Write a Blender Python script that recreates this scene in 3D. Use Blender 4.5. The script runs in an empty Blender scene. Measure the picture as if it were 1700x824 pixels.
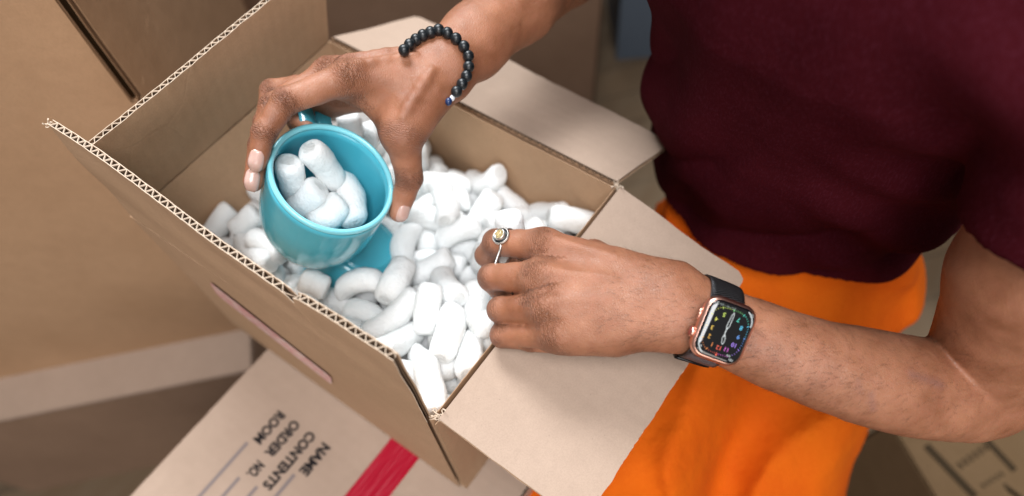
import bpy, bmesh, math, random
import numpy as np
from mathutils import Vector, Matrix, Euler, noise as mnoise

# ------------------------------------------------------------------ camera, world, lights, exposure
SC = bpy.context.scene
COL = SC.collection
RC = np.array([[0.5785955644427063, -0.8144423648722147, -0.043712779694046716],
               [-0.7465913825108533, -0.5072917087081148, -0.4304142537562312],
               [0.3283724720005602, 0.28167136272144355, -0.9015723837024323]])
BL = .33                                   # long side of the open box
CAM = np.array([-0.22683579, -0.44160664, 1.3254901]) * BL
FPX, PCX, PCY = 1072.303, 850., 566.       # the photograph is the upper part of a full 3:2 frame

def ray(x, y): return RC.T @ np.array([(x - PCX) / FPX, (y - PCY) / FPX, 1.])
def atz(x, y, z):
    r = ray(x, y); return CAM + r * ((z - CAM[2]) / r[2])
def atd(x, y, d): return CAM + ray(x, y) * d
def pix(p):
    c = RC @ (np.array(p, float) - CAM); return (PCX + FPX * c[0] / c[2], PCY + FPX * c[1] / c[2], c[2])

cam_d = bpy.data.cameras.new('camera'); cam = bpy.data.objects.new('camera', cam_d); COL.objects.link(cam)
mw = Matrix.Identity(4)
for i in range(3):
    mw[i][0] = RC[0][i]; mw[i][1] = -RC[1][i]; mw[i][2] = -RC[2][i]; mw[i][3] = CAM[i]
cam.matrix_world = mw
cam_d.sensor_width = 36; cam_d.lens = 36 * FPX / 1700
cam_d.shift_y = -(PCY - 412) / 1700 * -1
cam_d.clip_start = .01; cam_d.clip_end = 50
cam_d.dof.use_dof = True
cam_d.dof.focus_distance = .452
cam_d.dof.aperture_fstop = 2.5
SC.camera = cam

W = bpy.data.worlds.new('World'); SC.world = W; W.use_nodes = True
bg = W.node_tree.nodes['Background']; bg.inputs[0].default_value = (1, .96, .91, 1); bg.inputs[1].default_value = .24

def area(name, loc, target, size, power, col, sy=None):
    l = bpy.data.lights.new(name, 'AREA'); l.shape = 'RECTANGLE'; l.size = size; l.size_y = sy or size
    l.energy = power; l.color = col
    o = bpy.data.objects.new(name, l); COL.objects.link(o); o.location = loc
    o.rotation_euler = (Vector(target) - Vector(loc)).to_track_quat('-Z', 'Y').to_euler()
    return o
area('window_light', (1.05, 1.25, 2.0), (.12, .1, 0), 1.2, 100, (.95, .98, 1), 1.0)
area('overhead_fill', (-.6, -.65, 2.1), (.1, .1, 0), 1.1, 62, (.98, .98, 1), 1.3)  # added soft fill from overhead, not a known fitting
area('room_fill', (-1.6, -1.2, .7), (.1, .1, -.3), 1.2, 21, (1, .93, .86))  # added fill that brightens the upright walls, no known lamp
SC.view_settings.view_transform = 'Standard'; SC.view_settings.look = 'None'
SC.view_settings.exposure = -0.03; SC.view_settings.gamma = 1
SC.cycles.use_denoising = True
SC.cycles.max_bounces = 8

# ------------------------------------------------------------------ object helpers
def tag(o, label=None, cat=None, group=None, kind=None):
    if label: o['label'] = label
    if cat: o['category'] = cat
    if group: o['group'] = group
    if kind: o['kind'] = kind
    return o
def empty(name, loc=(0, 0, 0)):
    o = bpy.data.objects.new(name, None); COL.objects.link(o); o.location = loc; o.empty_display_size = .02
    return o
def link(name, me, mat=None, parent=None, smooth=False):
    if mat is not None and not me.materials: me.materials.append(mat)
    o = bpy.data.objects.new(name, me); COL.objects.link(o)
    if parent is not None:
        o.parent = parent
        o.matrix_parent_inverse = parent_world(parent).inverted()
    if smooth: me.shade_smooth()
    return o
def parent_world(p):
    m = p.matrix_basis.copy()
    if p.parent is not None: m = parent_world(p.parent) @ p.matrix_parent_inverse @ m
    return m
def mesh(name, vs, fs):
    me = bpy.data.meshes.new(name)
    vs = np.asarray(vs, float); 
    me.from_pydata(vs.tolist(), [], [list(map(int, f)) for f in fs]); me.update()
    return me
def npmesh(name, V, Q):
    V = np.asarray(V, np.float32); Q = np.asarray(Q, np.int32); k = Q.shape[1]
    me = bpy.data.meshes.new(name)
    me.vertices.add(len(V)); me.vertices.foreach_set('co', V.ravel())
    me.loops.add(Q.size); me.loops.foreach_set('vertex_index', Q.ravel())
    me.polygons.add(len(Q)); me.polygons.foreach_set('loop_start', np.arange(0, Q.size, k, dtype=np.int32))
    me.polygons.foreach_set('loop_total', np.full(len(Q), k, np.int32))
    me.update(calc_edges=True)
    return me
def nrm(v):
    v = np.asarray(v, float); return v / (np.linalg.norm(v) + 1e-12)
def frame(z, x=None):
    z = nrm(z); x = np.array([1., 0, 0]) if x is None else np.asarray(x, float)
    x = x - z * (x @ z)
    if np.linalg.norm(x) < 1e-6: x = np.array([0, 1., 0]); x = x - z * (x @ z)
    x = nrm(x); return x, np.cross(z, x), z
def lathe(profile, c, axis, n=48, xdir=None, closed=False):
    x, y, z = frame(axis, xdir); V = []; Fs = []
    for r, h in profile:
        for k in range(n):
            a = 2 * math.pi * k / n
            V.append(np.asarray(c) + z * h + r * (math.cos(a) * x + math.sin(a) * y))
    m = len(profile)
    for i in range(m - 1 + (1 if closed else 0)):
        j = (i + 1) % m
        for k in range(n):
            Fs.append((i * n + k, i * n + (k + 1) % n, j * n + (k + 1) % n, j * n + k))
    return V, Fs
def tube(pts, r, n=10, closed=False, ry=None, updir=None):
    pts = [np.asarray(p, float) for p in pts]; m = len(pts); V = []; Fs = []
    for i, p in enumerate(pts):
        a = pts[i - 1] if (i or closed) else p; b = pts[(i + 1) % m] if (i < m - 1 or closed) else p
        x, y, z = frame(b - a, updir)
        rr = r[i] if hasattr(r, '__len__') else r
        for k in range(n):
            t = 2 * math.pi * k / n
            V.append(p + x * rr * math.cos(t) + y * (ry or rr) * math.sin(t))
    for i in range(m if closed else m - 1):
        j = (i + 1) % m
        for k in range(n): Fs.append((i * n + k, i * n + (k + 1) % n, j * n + (k + 1) % n, j * n + k))
    if not closed:
        Fs.append(tuple(range(n))[::-1]); Fs.append(tuple((m - 1) * n + k for k in range(n)))
    return V, Fs
def join(parts):
    V = []; Fs = []
    for v, f in parts:
        o = len(V); V += [tuple(p) for p in v]; Fs += [tuple(i + o for i in q) for q in f]
    return V, Fs
def catmull(P, n):
    P = [np.asarray(p, float) for p in P]; P = [2 * P[0] - P[1]] + P + [2 * P[-1] - P[-2]]; out = []
    for i in range(1, len(P) - 2):
        for k in range(n):
            t = k / n; a, b, c, d = P[i - 1:i + 3]
            out.append(.5 * (2 * b + (c - a) * t + (2 * a - 5 * b + 4 * c - d) * t * t + (3 * b - a - 3 * c + d) * t ** 3))
    out.append(P[-2]); return out

# ------------------------------------------------------------------ materials
class NT:
    def __init__(s, name):
        s.m = bpy.data.materials.new(name); s.m.use_nodes = True; s.t = s.m.node_tree
        s.b = s.t.nodes['Principled BSDF']; s.co = None
    def n(s, typ, ins=None, **kw):
        nd = s.t.nodes.new(typ)
        for k, v in kw.items(): setattr(nd, k, v)
        for k, v in (ins or {}).items(): s.set(nd, k, v)
        return nd
    def set(s, nd, k, v):
        if isinstance(v, bpy.types.NodeSocket): s.t.links.new(v, nd.inputs[k])
        elif isinstance(v, bpy.types.Node): s.t.links.new(v.outputs[0], nd.inputs[k])
        else: nd.inputs[k].default_value = v
    def obj(s):
        if s.co is None: s.co = s.n('ShaderNodeTexCoord').outputs['Object']
        return s.co
    def noise(s, scale, detail=3, rough=.5, vec=None, dist=0):
        return s.n('ShaderNodeTexNoise', {'Vector': vec or s.obj(), 'Scale': scale, 'Detail': detail, 'Roughness': rough, 'Distortion': dist}).outputs[0]
    def ramp(s, fac, stops):
        r = s.n('ShaderNodeValToRGB', {0: fac}); e = r.color_ramp.elements
        while len(e) < len(stops): e.new(.5)
        for i, (p, c) in enumerate(stops):
            e[i].position = p; e[i].color = (*c, 1) if hasattr(c, '__len__') else (c, c, c, 1)
        return r.outputs[0]
    def math(s, op, a, b=0., c=None):
        nd = s.n('ShaderNodeMath', operation=op); s.set(nd, 0, a); s.set(nd, 1, b)
        if c is not None: s.set(nd, 2, c)
        return nd.outputs[0]
    def mix(s, fac, a, b, mode='MIX'):
        nd = s.n('ShaderNodeMixRGB', blend_type=mode); s.set(nd, 0, fac)
        for k, v in ((1, a), (2, b)): s.set(nd, k, (*v, 1) if isinstance(v, tuple) and len(v) == 3 else v)
        return nd.outputs[0]
    def map(s, vec, scale=(1, 1, 1), rot=(0, 0, 0)):
        return s.n('ShaderNodeMapping', {'Vector': vec, 'Scale': scale, 'Rotation': rot}).outputs[0]
    def bump(s, h, dist, strength=1, prev=None):
        ins = {'Height': h, 'Distance': dist, 'Strength': strength}
        if prev is not None: ins['Normal'] = prev
        return s.n('ShaderNodeBump', ins).outputs[0]
    def base(s, v): s.set(s.b, 'Base Color', (*v, 1) if isinstance(v, tuple) else v)
    def attr(s, name): return s.n('ShaderNodeAttribute', attribute_name=name).outputs['Fac']

def simple(name, col, rough=.5, metal=0, **kw):
    m = NT(name); m.base(col); m.b.inputs['Roughness'].default_value = rough; m.b.inputs['Metallic'].default_value = metal
    for k, v in kw.items(): m.b.inputs[k.replace('_', ' ')].default_value = v
    return m.m

def cardboard(name, a, b, rough=.85, flute=(0, 0, 0)):
    m = NT(name)
    big = m.noise(6, 4, .6); fib = m.noise(900, 3, .7, m.map(m.obj(), (1, 1, .4))); mid = m.noise(60, 4, .65)
    c = m.mix(m.ramp(big, [(.3, 0.), (.72, 1.)]), a, b)
    c = m.mix(m.ramp(mid, [(.35, 0.), (.7, .22)]), c, tuple(x * .78 for x in a))
    c = m.mix(m.ramp(fib, [(.36, .22), (.6, 0.)]), c, tuple(x * .62 for x in a))
    spk = m.n('ShaderNodeTexVoronoi', {'Vector': m.obj(), 'Scale': 130.}).outputs['Distance']
    c = m.mix(m.ramp(spk, [(.035, .45), (.06, 0.)]), c, tuple(x * .4 for x in a))
    m.base(c); m.b.inputs['Roughness'].default_value = rough; m.b.inputs['Specular IOR Level'].default_value = .25
    w = m.n('ShaderNodeTexWave', {'Vector': m.map(m.obj(), (1, 1, 1), flute), 'Scale': 27., 'Distortion': .8, 'Detail': 1.}, wave_profile='SIN').outputs['Fac']
    h = m.bump(w, .00025, .35)
    h = m.bump(fib, .0004, .35, h); h = m.bump(m.noise(25, 4), .003, .35, h)
    cv = m.n('ShaderNodeTexVoronoi', {'Vector': m.n('ShaderNodeVectorMath', {0: m.obj(), 1: m.n('ShaderNodeVectorMath', {0: m.n('ShaderNodeTexNoise', {'Vector': m.obj(), 'Scale': 12.}).outputs['Color'], 1: (.05, .05, .05)}, operation='MULTIPLY').outputs[0]}, operation='ADD').outputs[0], 'Scale': 8.}, feature='DISTANCE_TO_EDGE').outputs['Distance']
    h = m.bump(m.math('MULTIPLY', m.ramp(cv, [(0., 0.), (.012, 1.)]), m.ramp(m.noise(5, 2), [(.45, 0.), (.62, 1.)])), .0010, .13, h)
    m.set(m.b, 'Normal', h)
    return m.m

M_kraft = cardboard('kraft_board', (.37, .235, .14), (.43, .275, .17))
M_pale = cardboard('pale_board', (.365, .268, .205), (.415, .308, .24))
M_inner = cardboard('inner_board', (.47, .295, .175), (.53, .345, .215))
M_far = cardboard('far_board', (.36, .215, .12), (.43, .265, .155))
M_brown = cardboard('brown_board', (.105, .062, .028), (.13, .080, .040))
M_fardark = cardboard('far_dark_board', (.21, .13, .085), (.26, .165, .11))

def m_skin():
    m = NT('skin')
    n1 = m.noise(28, 4, .6); n2 = m.noise(150, 3, .6); n3 = m.noise(900, 2, .6)
    c = m.mix(m.ramp(n1, [(.32, 0.), (.7, 1.)]), (.205, .075, .034), (.365, .158, .086))
    c = m.mix(m.ramp(n2, [(.4, 0.), (.75, .3)]), c, (.34, .125, .075))
    c = m.mix(m.ramp(m.attr('knuckle'), [(.0, 0.), (1., .4)]), c, (.115, .040, .022))
    c = m.mix(m.ramp(m.attr('palm'), [(.0, 0.), (1., .75)]), c, (.48, .24, .16))
    spk = m.n('ShaderNodeTexVoronoi', {'Vector': m.obj(), 'Scale': 95.}).outputs['Distance']
    c = m.mix(m.ramp(spk, [(.04, .5), (.075, 0.)]), c, (.13, .05, .03))
    c = m.mix(m.attr('mark'), c, (.2, .09, .07))
    m.base(c)
    m.set(m.b, 'Roughness', m.ramp(n2, [(.3, .42), (.7, .56)])); m.b.inputs['Specular IOR Level'].default_value = .5
    m.b.inputs['Subsurface Weight'].default_value = .12; m.b.inputs['Subsurface Radius'].default_value = (1, .35, .2)
    m.b.inputs['Subsurface Scale'].default_value = .004
    # creases across each joint, fine skin grain
    ju = m.attr('joint_u')
    cr = m.math('SINE', m.math('MULTIPLY', m.math('ADD', ju, m.math('MULTIPLY', m.noise(230, 3, .7), .0065)), 3900.))
    cr = m.math('MULTIPLY', cr, m.attr('crease'))
    cr = m.math('MULTIPLY', cr, m.ramp(m.noise(90, 2), [(.35, .2), (.65, 1.)]))
    h = m.bump(cr, .0012, .8)
    h = m.bump(m.noise(240, 5, .75, None, 1.2), .0010, .2, h)
    vor = m.n('ShaderNodeTexVoronoi', {'Vector': m.map(m.obj(), (1, 1, 1)), 'Scale': 620.}, feature='DISTANCE_TO_EDGE').outputs['Distance']
    h = m.bump(m.ramp(vor, [(0., 0.), (.16, 1.)]), .0003, .38, h)
    h = m.bump(n3, .0002, .25, h)
    m.set(m.b, 'Normal', h)
    return m.m
M_skin = m_skin()
M_nail = simple('nail', (.55, .36, .31), .25, Subsurface_Weight=.1, Subsurface_Scale=.002, Coat_Weight=.3)

# ------------------------------------------------------------------ implicit surfaces: round cones blended, meshed on a sparse lattice
class Prim:
    __slots__ = ('a', 'b', 'ra', 'rb', 'n', 's')
    def __init__(p, a, b, ra, rb, n=None, s=1.):
        p.a = np.array(a, float); p.b = np.array(b, float); p.ra = ra; p.rb = rb
        p.n = None if n is None else nrm(n); p.s = s     # flattened along n by the factor s
    def d(p, P):
        pa = P - p.a; ba = p.b - p.a; L2 = ba @ ba
        h = np.clip(pa @ ba / L2, 0, 1) if L2 > 0 else np.zeros(len(P))
        q = pa - h[:, None] * ba
        if p.n is not None:
            k = q @ p.n; q = q + (k * (1 / p.s - 1))[:, None] * p.n
        l = np.sqrt((q * q).sum(1))
        d = l - (p.ra + (p.rb - p.ra) * h)
        return d * (min(1., p.s) if p.n is not None and p.s < .5 else 1)
def smin(a, b, k):
    if k <= 0: return np.minimum(a, b)
    h = np.maximum(k - np.abs(a - b), 0) / k
    return np.minimum(a, b) - h * h * h * k / 6
class U:
    def __init__(s, k, *items): s.k = k; s.items = list(items)
    def d(s, P):
        r = None
        for it in s.items:
            v = it.d(P); r = v if r is None else smin(r, v, s.k)
        return r
    def prims(s):
        for it in s.items:
            if isinstance(it, Prim): yield it
            elif isinstance(it, U): yield from it.prims()
class Part(U):            # a union evaluated only near itself
    def __init__(s, k, *items, margin=.04):
        super().__init__(k, *items)
        pts = []; 
        for p in s.prims():
            r = max(p.ra, p.rb) * (max(1., p.s)); pts += [p.a - r, p.a + r, p.b - r, p.b + r]
        s.lo = np.min(pts, 0) - margin; s.hi = np.max(pts, 0) + margin
    def d(s, P):
        m = ((P > s.lo) & (P < s.hi)).all(1)
        out = np.maximum(np.maximum(s.lo - P, P - s.hi).max(1), 0) + .03
        if m.any(): out[m] = U.d(s, P[m])
        return out

def mesh_sdf(f, lo, hi, h, B=8, infl=1.25):
    """surface nets over the blocks of a sparse lattice"""
    lo = np.asarray(lo, float); hi = np.asarray(hi, float)
    nb = np.ceil((hi - lo) / (h * B)).astype(int) + 1
    g = np.stack(np.meshgrid(*[np.arange(k) for k in nb], indexing='ij'), -1).reshape(-1, 3)
    c = lo + (g + .5) * h * B
    d = np.concatenate([f(c[i:i + 200000]) for i in range(0, len(c), 200000)])
    g = g[np.abs(d) < h * B * .87 * infl]
    N = (nb * B + 2).astype(np.int64)
    key = lambda ijk: (ijk[..., 0] * N[1] + ijk[..., 1]) * N[2] + ijk[..., 2]
    off = np.stack(np.meshgrid(*[np.arange(B + 1)] * 3, indexing='ij'), -1)
    KV = []; VV = []; EK = []
    cs = np.array([[i, j, k] for i in (0, 1) for j in (0, 1) for k in (0, 1)])
    edges = [(a, b) for a in range(8) for b in range(a + 1, 8) if np.abs(cs[a] - cs[b]).sum() == 1]
    CH = 300
    for s in range(0, len(g), CH):
        gg = g[s:s + CH]
        idx = gg[:, None, None, None, :] * B + off[None]
        D = f((lo + idx.reshape(-1, 3) * h)).reshape(idx.shape[:-1])
        S = D < 0
        corner = [D[:, a:a + B, b:b + B, c_:c_ + B] for a, b, c_ in cs]
        sc = [S[:, a:a + B, b:b + B, c_:c_ + B] for a, b, c_ in cs]
        cnt = sum(x.astype(np.int8) for x in sc)
        act = np.nonzero((cnt > 0) & (cnt < 8))
        if len(act[0]) == 0: continue
        cv = np.stack([x[act] for x in corner], 1)
        acc = np.zeros((len(cv), 3)); w = np.zeros(len(cv))
        for a, b in edges:
            m = (cv[:, a] < 0) != (cv[:, b] < 0)
            t = cv[:, a] / (cv[:, a] - cv[:, b] + (~m) * 1.0)
            p = cs[a] + t[:, None] * (cs[b] - cs[a])
            acc += p * m[:, None]; w += m
        cell = gg[act[0]] * B + np.stack(act[1:], 1)
        KV.append(key(cell)); VV.append(lo + (cell + acc / w[:, None]) * h)
        for ax in range(3):
            o = [0, 0, 0]; o[ax] = 1
            s0 = S[:, :B, :B, :B]; s1 = S[:, o[0]:o[0] + B, o[1]:o[1] + B, o[2]:o[2] + B]
            e = np.nonzero(s0 != s1)
            if len(e[0]):
                ijk = gg[e[0]] * B + np.stack(e[1:], 1)
                EK.append(np.concatenate([ijk, np.full((len(ijk), 1), ax), s0[e][:, None].astype(int)], 1))
    KV = np.concatenate(KV); VV = np.concatenate(VV)
    KV, ui = np.unique(KV, return_index=True); VV = VV[ui]
    EK = np.concatenate(EK); EK = np.unique(EK, axis=0)
    Q = []
    for ax in range(3):
        e = EK[EK[:, 3] == ax]; u = (ax + 1) % 3; v = (ax + 2) % 3
        du = np.zeros(3, int); du[u] = 1; dv = np.zeros(3, int); dv[v] = 1
        c4 = [e[:, :3], e[:, :3] - du, e[:, :3] - du - dv, e[:, :3] - dv]
        ids = []; ok = np.ones(len(e), bool)
        for c_ in c4:
            k = key(c_); i = np.searchsorted(KV, k); i = np.minimum(i, len(KV) - 1); ok &= KV[i] == k; ids.append(i)
        q = np.stack(ids, 1)
        flip = e[:, 4] == 0
        q[flip] = q[flip][:, ::-1]
        Q.append(q[ok])
    return VV, np.concatenate(Q)

# ------------------------------------------------------------------ the person's arms and hands
Z = np.array([0, 0, 1.])
joints = []           # (position, axis, radius, crease strength, darkening)
def J(p, ax, r, cr=1., dk=1.): joints.append((np.array(p), nrm(ax), r, cr, dk))
def finger(pts, rad, cr=(0, 1, 1), k=.004, bulge=.0009, dk=1.):
    it = []
    for i in range(len(pts) - 1):
        a, b = np.array(pts[i]), np.array(pts[i + 1]); ra, rb = rad[i], rad[i + 1]
        m = (a + b) / 2
        it += [Prim(a, m, ra, (ra + rb) / 2 - bulge), Prim(m, b, (ra + rb) / 2 - bulge, rb)]
        if i: J(pts[i], np.array(pts[i + 1]) - np.array(pts[i - 1]), ra, cr[min(i, 2)], dk)
    return U(k, *it)

# left hand (image bottom): back of the hand up, fingers curled down into the box
L_mcp = [atz(902, 408, .048), atz(893, 461, .052), atz(905, 512, .047), atz(917, 553, .035)]
L_pip = [atz(822, 403, .033), atz(816, 461, .033), atz(831, 514, .028), atz(834, 556, .0165)]
L_wr = atz(1112, 508, .047)
Ldir = nrm(np.mean(L_mcp, 0) - L_wr); Lhor = nrm(Ldir - Z * Ldir[2])
side = np.cross(Z, Lhor)
L_dip = [L_pip[0] - Z * .020 + Lhor * .0085, L_pip[1] - Z * .021 - Lhor * .008, L_pip[2] - Z * .018 - Lhor * .011, L_pip[3] - Z * .004 - Lhor * .020]
L_tip = [L_dip[0] - Z * .015 - Lhor * .004, L_dip[1] - Z * .012 - Lhor * .013, L_dip[2] - Z * .008 - Lhor * .015, L_dip[3] - Z * .001 - Lhor * .016]
rL = [(.0125, .0098, .0086, .0072), (.0125, .0099, .0088, .0074), (.0120, .0097, .0086, .0072), (.0112, .0092, .0080, .0066)]
Lf = [finger([L_mcp[i], L_pip[i], L_dip[i], L_tip[i]], rL[i], (0, 1, 1)) for i in range(4)]
wr_r = [L_wr + side * t for t in (-.014, -.005, .005, .014)]      # side<0 is the thumb side or not, sorted below
if (wr_r[0] - L_wr) @ (L_mcp[0] - L_mcp[3]) < 0: wr_r = wr_r[::-1]
L_pl = []
for i in range(4):
    m = L_mcp[i] - Z * .0015; w = wr_r[i]
    L_pl.append(Prim(w, m, .0185, .0122))
    L_pl.append(Prim(w * .55 + m * .45 - Z * .010, m * .92 + w * .08 - Z * .009, .015, .0105))
L_cmc = wr_r[0] * .8 + L_mcp[0] * .2 - Z * .014
L_thm = [L_cmc, atz(985, 428, .020), atz(905, 436, .012), atz(856, 436, .008)]
thL = finger(L_thm, (.016, .0125, .0105, .0085), (0, 0, 1))
L_pl.append(Prim(L_cmc, L_thm[1], .018, .013))
L_palm = U(.016, *L_pl)
knk = [Prim(p + Z * .0022, p + Z * .0022 - Ldir * .004, .0113, .0108) for p in L_mcp]
tend = [Prim(L_mcp[i] + Z * .0105, (L_mcp[i] * .45 + wr_r[i] * .55) + Z * .0135, .0024, .0018) for i in range(4)]
for p, q in zip(L_mcp, L_pip): J(p + Z * .006, q - p, .0135, 1., .28)
L_hand = Part(.006, U(.0012, *Lf), L_palm, thL)
L_hand = Part(.007, L_hand, *knk, *tend)

def veins(paths, r):
    it = []
    for P in paths:
        q = catmull(P, 4)
        it += [Prim(q[i], q[i + 1], r, r) for i in range(len(q) - 1)]
    return it

# left forearm and upper arm
Le = atz(1602, 652, -.012)                        # elbow
fl = [(1112, 508, .047, .0290), (1165, 528, .046, .0272), (1215, 548, .044, .0268), (1330, 594, .040, .0292), (1440, 626, .026, .0340), (1530, 644, .008, .0362)]
fp = [(atz(x, y, z), r) for x, y, z, r in fl]
L_mid = np.array([.262, -.270, .095]); L_sh = np.array([.292, -.245, .225])
armL = []
fq = catmull([np.append(a, r) for a, r in fp] + [np.append(Le, .0362)], 5)
for a, b in zip(fq, fq[1:]):
    x, y, z = frame(b[:3] - a[:3], Z)                     # x = up, across the flat of the arm
    armL.append(Prim(a[:3], b[:3], a[3], b[3], x, .82))
upL = []
upL.append(Prim(Le - nrm(CAM - Le) * .014 + np.array([.002, 0, .004]), L_mid - nrm(CAM - Le) * .004, .0345, .043))
upL.append(Prim(L_mid, L_sh, .043, .050))
armL.append(Prim(Le - Ldir * .012 - Z * .004, Le - Ldir * .014, .031, .031))     # point of the elbow
L_arm = Part(.005, U(.0015, *armL[:-1]), U(.02, *upL), armL[-1])

# right hand (image top) round the mug
def A(x, y, d): return atd(x, y, d)
MUG_C = np.array([.0965, .158, .0645]); MUG_N = nrm([.225, -.445, .866]); MUG_R = .046
R_wr = A(742, 108, .488)
R_mcp = [A(578, 130, .462), A(548, 124, .478), A(538, 142, .498), A(548, 170, .515)]
R_pip = [A(474, 168, .452), A(452, 178, .468), A(452, 152, .508), A(478, 178, .525)]
R_dip = [A(447, 226, .452), A(432, 243, .466), A(438, 206, .505), A(492, 203, .515)]
R_tip = [A(437, 270, .458), A(420, 302, .468), A(430, 252, .500), A(512, 214, .505)]
def clear_mug(p, r):
    q = p - MUG_C; ax = q @ MUG_N; rv = q - ax * MUG_N; l = np.linalg.norm(rv)
    return p + rv / l * max(0, MUG_R + .0003 + r - l) if ax < .013 else p
rR = [(.0120, .0093, .0083, .0068), (.0118, .0094, .0084, .0070), (.0112, .0090, .0080, .0068), (.0105, .0082, .0072, .006)]
R_dip = [R_dip[i] if i == 3 else clear_mug(R_dip[i], rR[i][2] - .001) for i in range(4)]; R_tip = [R_tip[i] if i == 3 else clear_mug(R_tip[i], rR[i][3]) for i in range(4)]
Rf = [finger([R_mcp[i], R_pip[i], R_dip[i], R_tip[i]], rR[i], (0, 1, 1)) for i in range(4)]
R_view = nrm(CAM - R_wr)
Rdir = nrm(np.mean(R_mcp, 0) - R_wr)
R_cmc = A(706, 158, .482)
R_th = [R_cmc, A(668, 226, .474), A(668, 293, .492), A(651, 347, .502)]
R_th[2] = clear_mug(R_th[2], .0085); R_th[3] = clear_mug(R_th[3], .0082)
thR = finger(R_th, (.0175, .0140, .0104, .0080), (0, .4, 1))
Rup = nrm(np.cross(Rdir, R_view))
if Rup @ (A(742, 60, .488) - R_wr) < 0: Rup = -Rup
rp = []
wq = [R_wr - Rup * .011 + R_view * .005, R_wr - Rup * .003 + R_view * .003, R_wr + Rup * .003 - R_view * .007, R_wr - Rup * .001 - R_view * .016]
for i in range(4):
    rp.append(Prim(wq[i], R_mcp[i], .0150, .0115))
rp.append(Prim(R_cmc, R_th[1], .0195, .0150))
rp.append(Prim(A(650, 138, .486), A(668, 205, .480), .015, .013))
rp.append(Prim(A(618, 150, .488), A(652, 215, .480), .010, .009))
rp.append(Prim(A(570, 144, .475), A(620, 165, .482), .009, .010))
rp.append(Prim(A(560, 150, .500), A(640, 150, .505), .013, .016))
R_palm = U(.016, *rp)
for p, q in zip(R_mcp[:2], R_pip): J(p, q - p, .014, .7, .22)
J(R_th[1], R_th[2] - R_th[0], .014, .5, .4)
R_hand = Part(.006, U(.0012, *Rf), R_palm, thR)
kn = [Prim(R_mcp[i] + nrm(R_view + Rup) * .0025, R_mcp[i] + nrm(R_view + Rup) * .0025 - Rdir * .005, .0105, .0098) for i in range(2)]
tR = []
for a_, b_, r_ in (((570, 112), (690, 92), .0022), ((668, 196), (716, 118), .0026), ((560, 100), (660, 84), .002)):
    q_ = [A(a_[0] + (b_[0] - a_[0]) * k / 5, a_[1] + (b_[1] - a_[1]) * k / 5, .42) for k in range(6)]
    for k in range(6):
        o_ = q_[k]; vv_ = nrm(o_ - CAM)
        for _ in range(60):
            s_ = R_hand.d(o_[None])[0]
            if s_ < 2e-4: break
            o_ = o_ + vv_ * min(s_, .02) * .8
        q_[k] = o_ + vv_ * .0008
    if all(np.linalg.norm(q_[k + 1] - q_[k]) < .03 for k in range(5)): tR += [Prim(q_[k], q_[k + 1], r_, r_) for k in range(5)]
R_hand = Part(.007, R_hand, *kn, *tR)
R_el = A(1040, -150, .665)
R_sh = np.array([.345, .05, .245])
ar = [(R_wr, .0232), (A(786, 71, .505), .0255), (A(858, 3, .535), .0318), (A(936, -66, .585), .038)]
armR = []
for (a, ra), (b, rb) in zip(ar, ar[1:]):
    armR.append(Prim(a, b, ra, rb, nrm(R_view * .8 + Rup * .3), .82))
armR.append(Prim(ar[-1][0], R_el, .037, .040)); armR.append(Prim(R_el, R_sh, .042, .052))
R_arm = Part(.02, *armR)

TOR = [(np.array([.425, -.115, -.25]), .145), (np.array([.42, -.105, -.08]), .122), (np.array([.395, -.105, .06]), .128), (np.array([.345, -.10, .20]), .138)]
torso = Part(.04, *[Prim(a, b, ra * .84, rb * .84, np.array([1., 0, 0]), .70) for (a, ra), (b, rb) in zip(TOR, TOR[1:])],
             Prim(L_sh + [0, .02, .0], R_sh, .055, .055), Prim([.32, -.10, .25], [.29, -.10, .34], .06, .055))
BODY = U(.012, L_hand, L_arm, R_hand, R_arm, torso)
def body_f(P):
    x, y, z = P[:, 0], P[:, 1], P[:, 2]
    w = np.sin(x * 95 + 2 * np.sin(y * 70)) * np.sin(y * 88 + 2 * np.sin(z * 75)) * np.sin(z * 90 + 2 * np.sin(x * 80) + 1)
    w2 = np.sin(x * 290 + 2 * np.sin(y * 170)) * np.sin(y * 270 + 2 * np.sin(z * 210)) * np.sin(z * 250 + 2 * np.sin(x * 190) + 1)
    return BODY.d(P) + .00055 * w + .00018 * w2

def skin_attrs(me, V):
    V = np.asarray(V); n = len(V)
    ju = np.zeros(n); cr = np.zeros(n); dk = np.zeros(n); best = np.full(n, 9.)
    for p, ax, r, c, d in joints:
        q = V - p; u = q @ ax; dist = np.sqrt((q * q).sum(1)); rel = dist / r
        m = (rel < best) & (rel < 2.6)
        ju[m] = u[m]; best[m] = rel[m]
        wgt = np.exp(-(u / (r * .62)) ** 2) * (rel < 1.9)
        cr = np.maximum(cr, np.where(m, wgt * c, 0)); dk = np.maximum(dk, wgt * d * np.clip(1.9 - rel, 0, 1))
    marks = np.zeros(n)
    for a, b, r, s in MARKS:
        dd = Prim(a, b, 0, 0).d(V); marks = np.maximum(marks, s * np.exp(-(dd / r) ** 2))
    palm = np.zeros(n)
    for p, nn, r in PALMS:
        q = V - p; palm = np.maximum(palm, np.clip(1.3 - np.sqrt((q * q).sum(1)) / r, 0, 1))
    for nm, arr in (('joint_u', ju), ('crease', cr), ('knuckle', dk), ('mark', marks), ('palm', palm)):
        a = me.attributes.new(nm, 'FLOAT', 'POINT'); a.data.foreach_set('value', arr.astype(np.float32))
MARKS = []; PALMS = []
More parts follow.
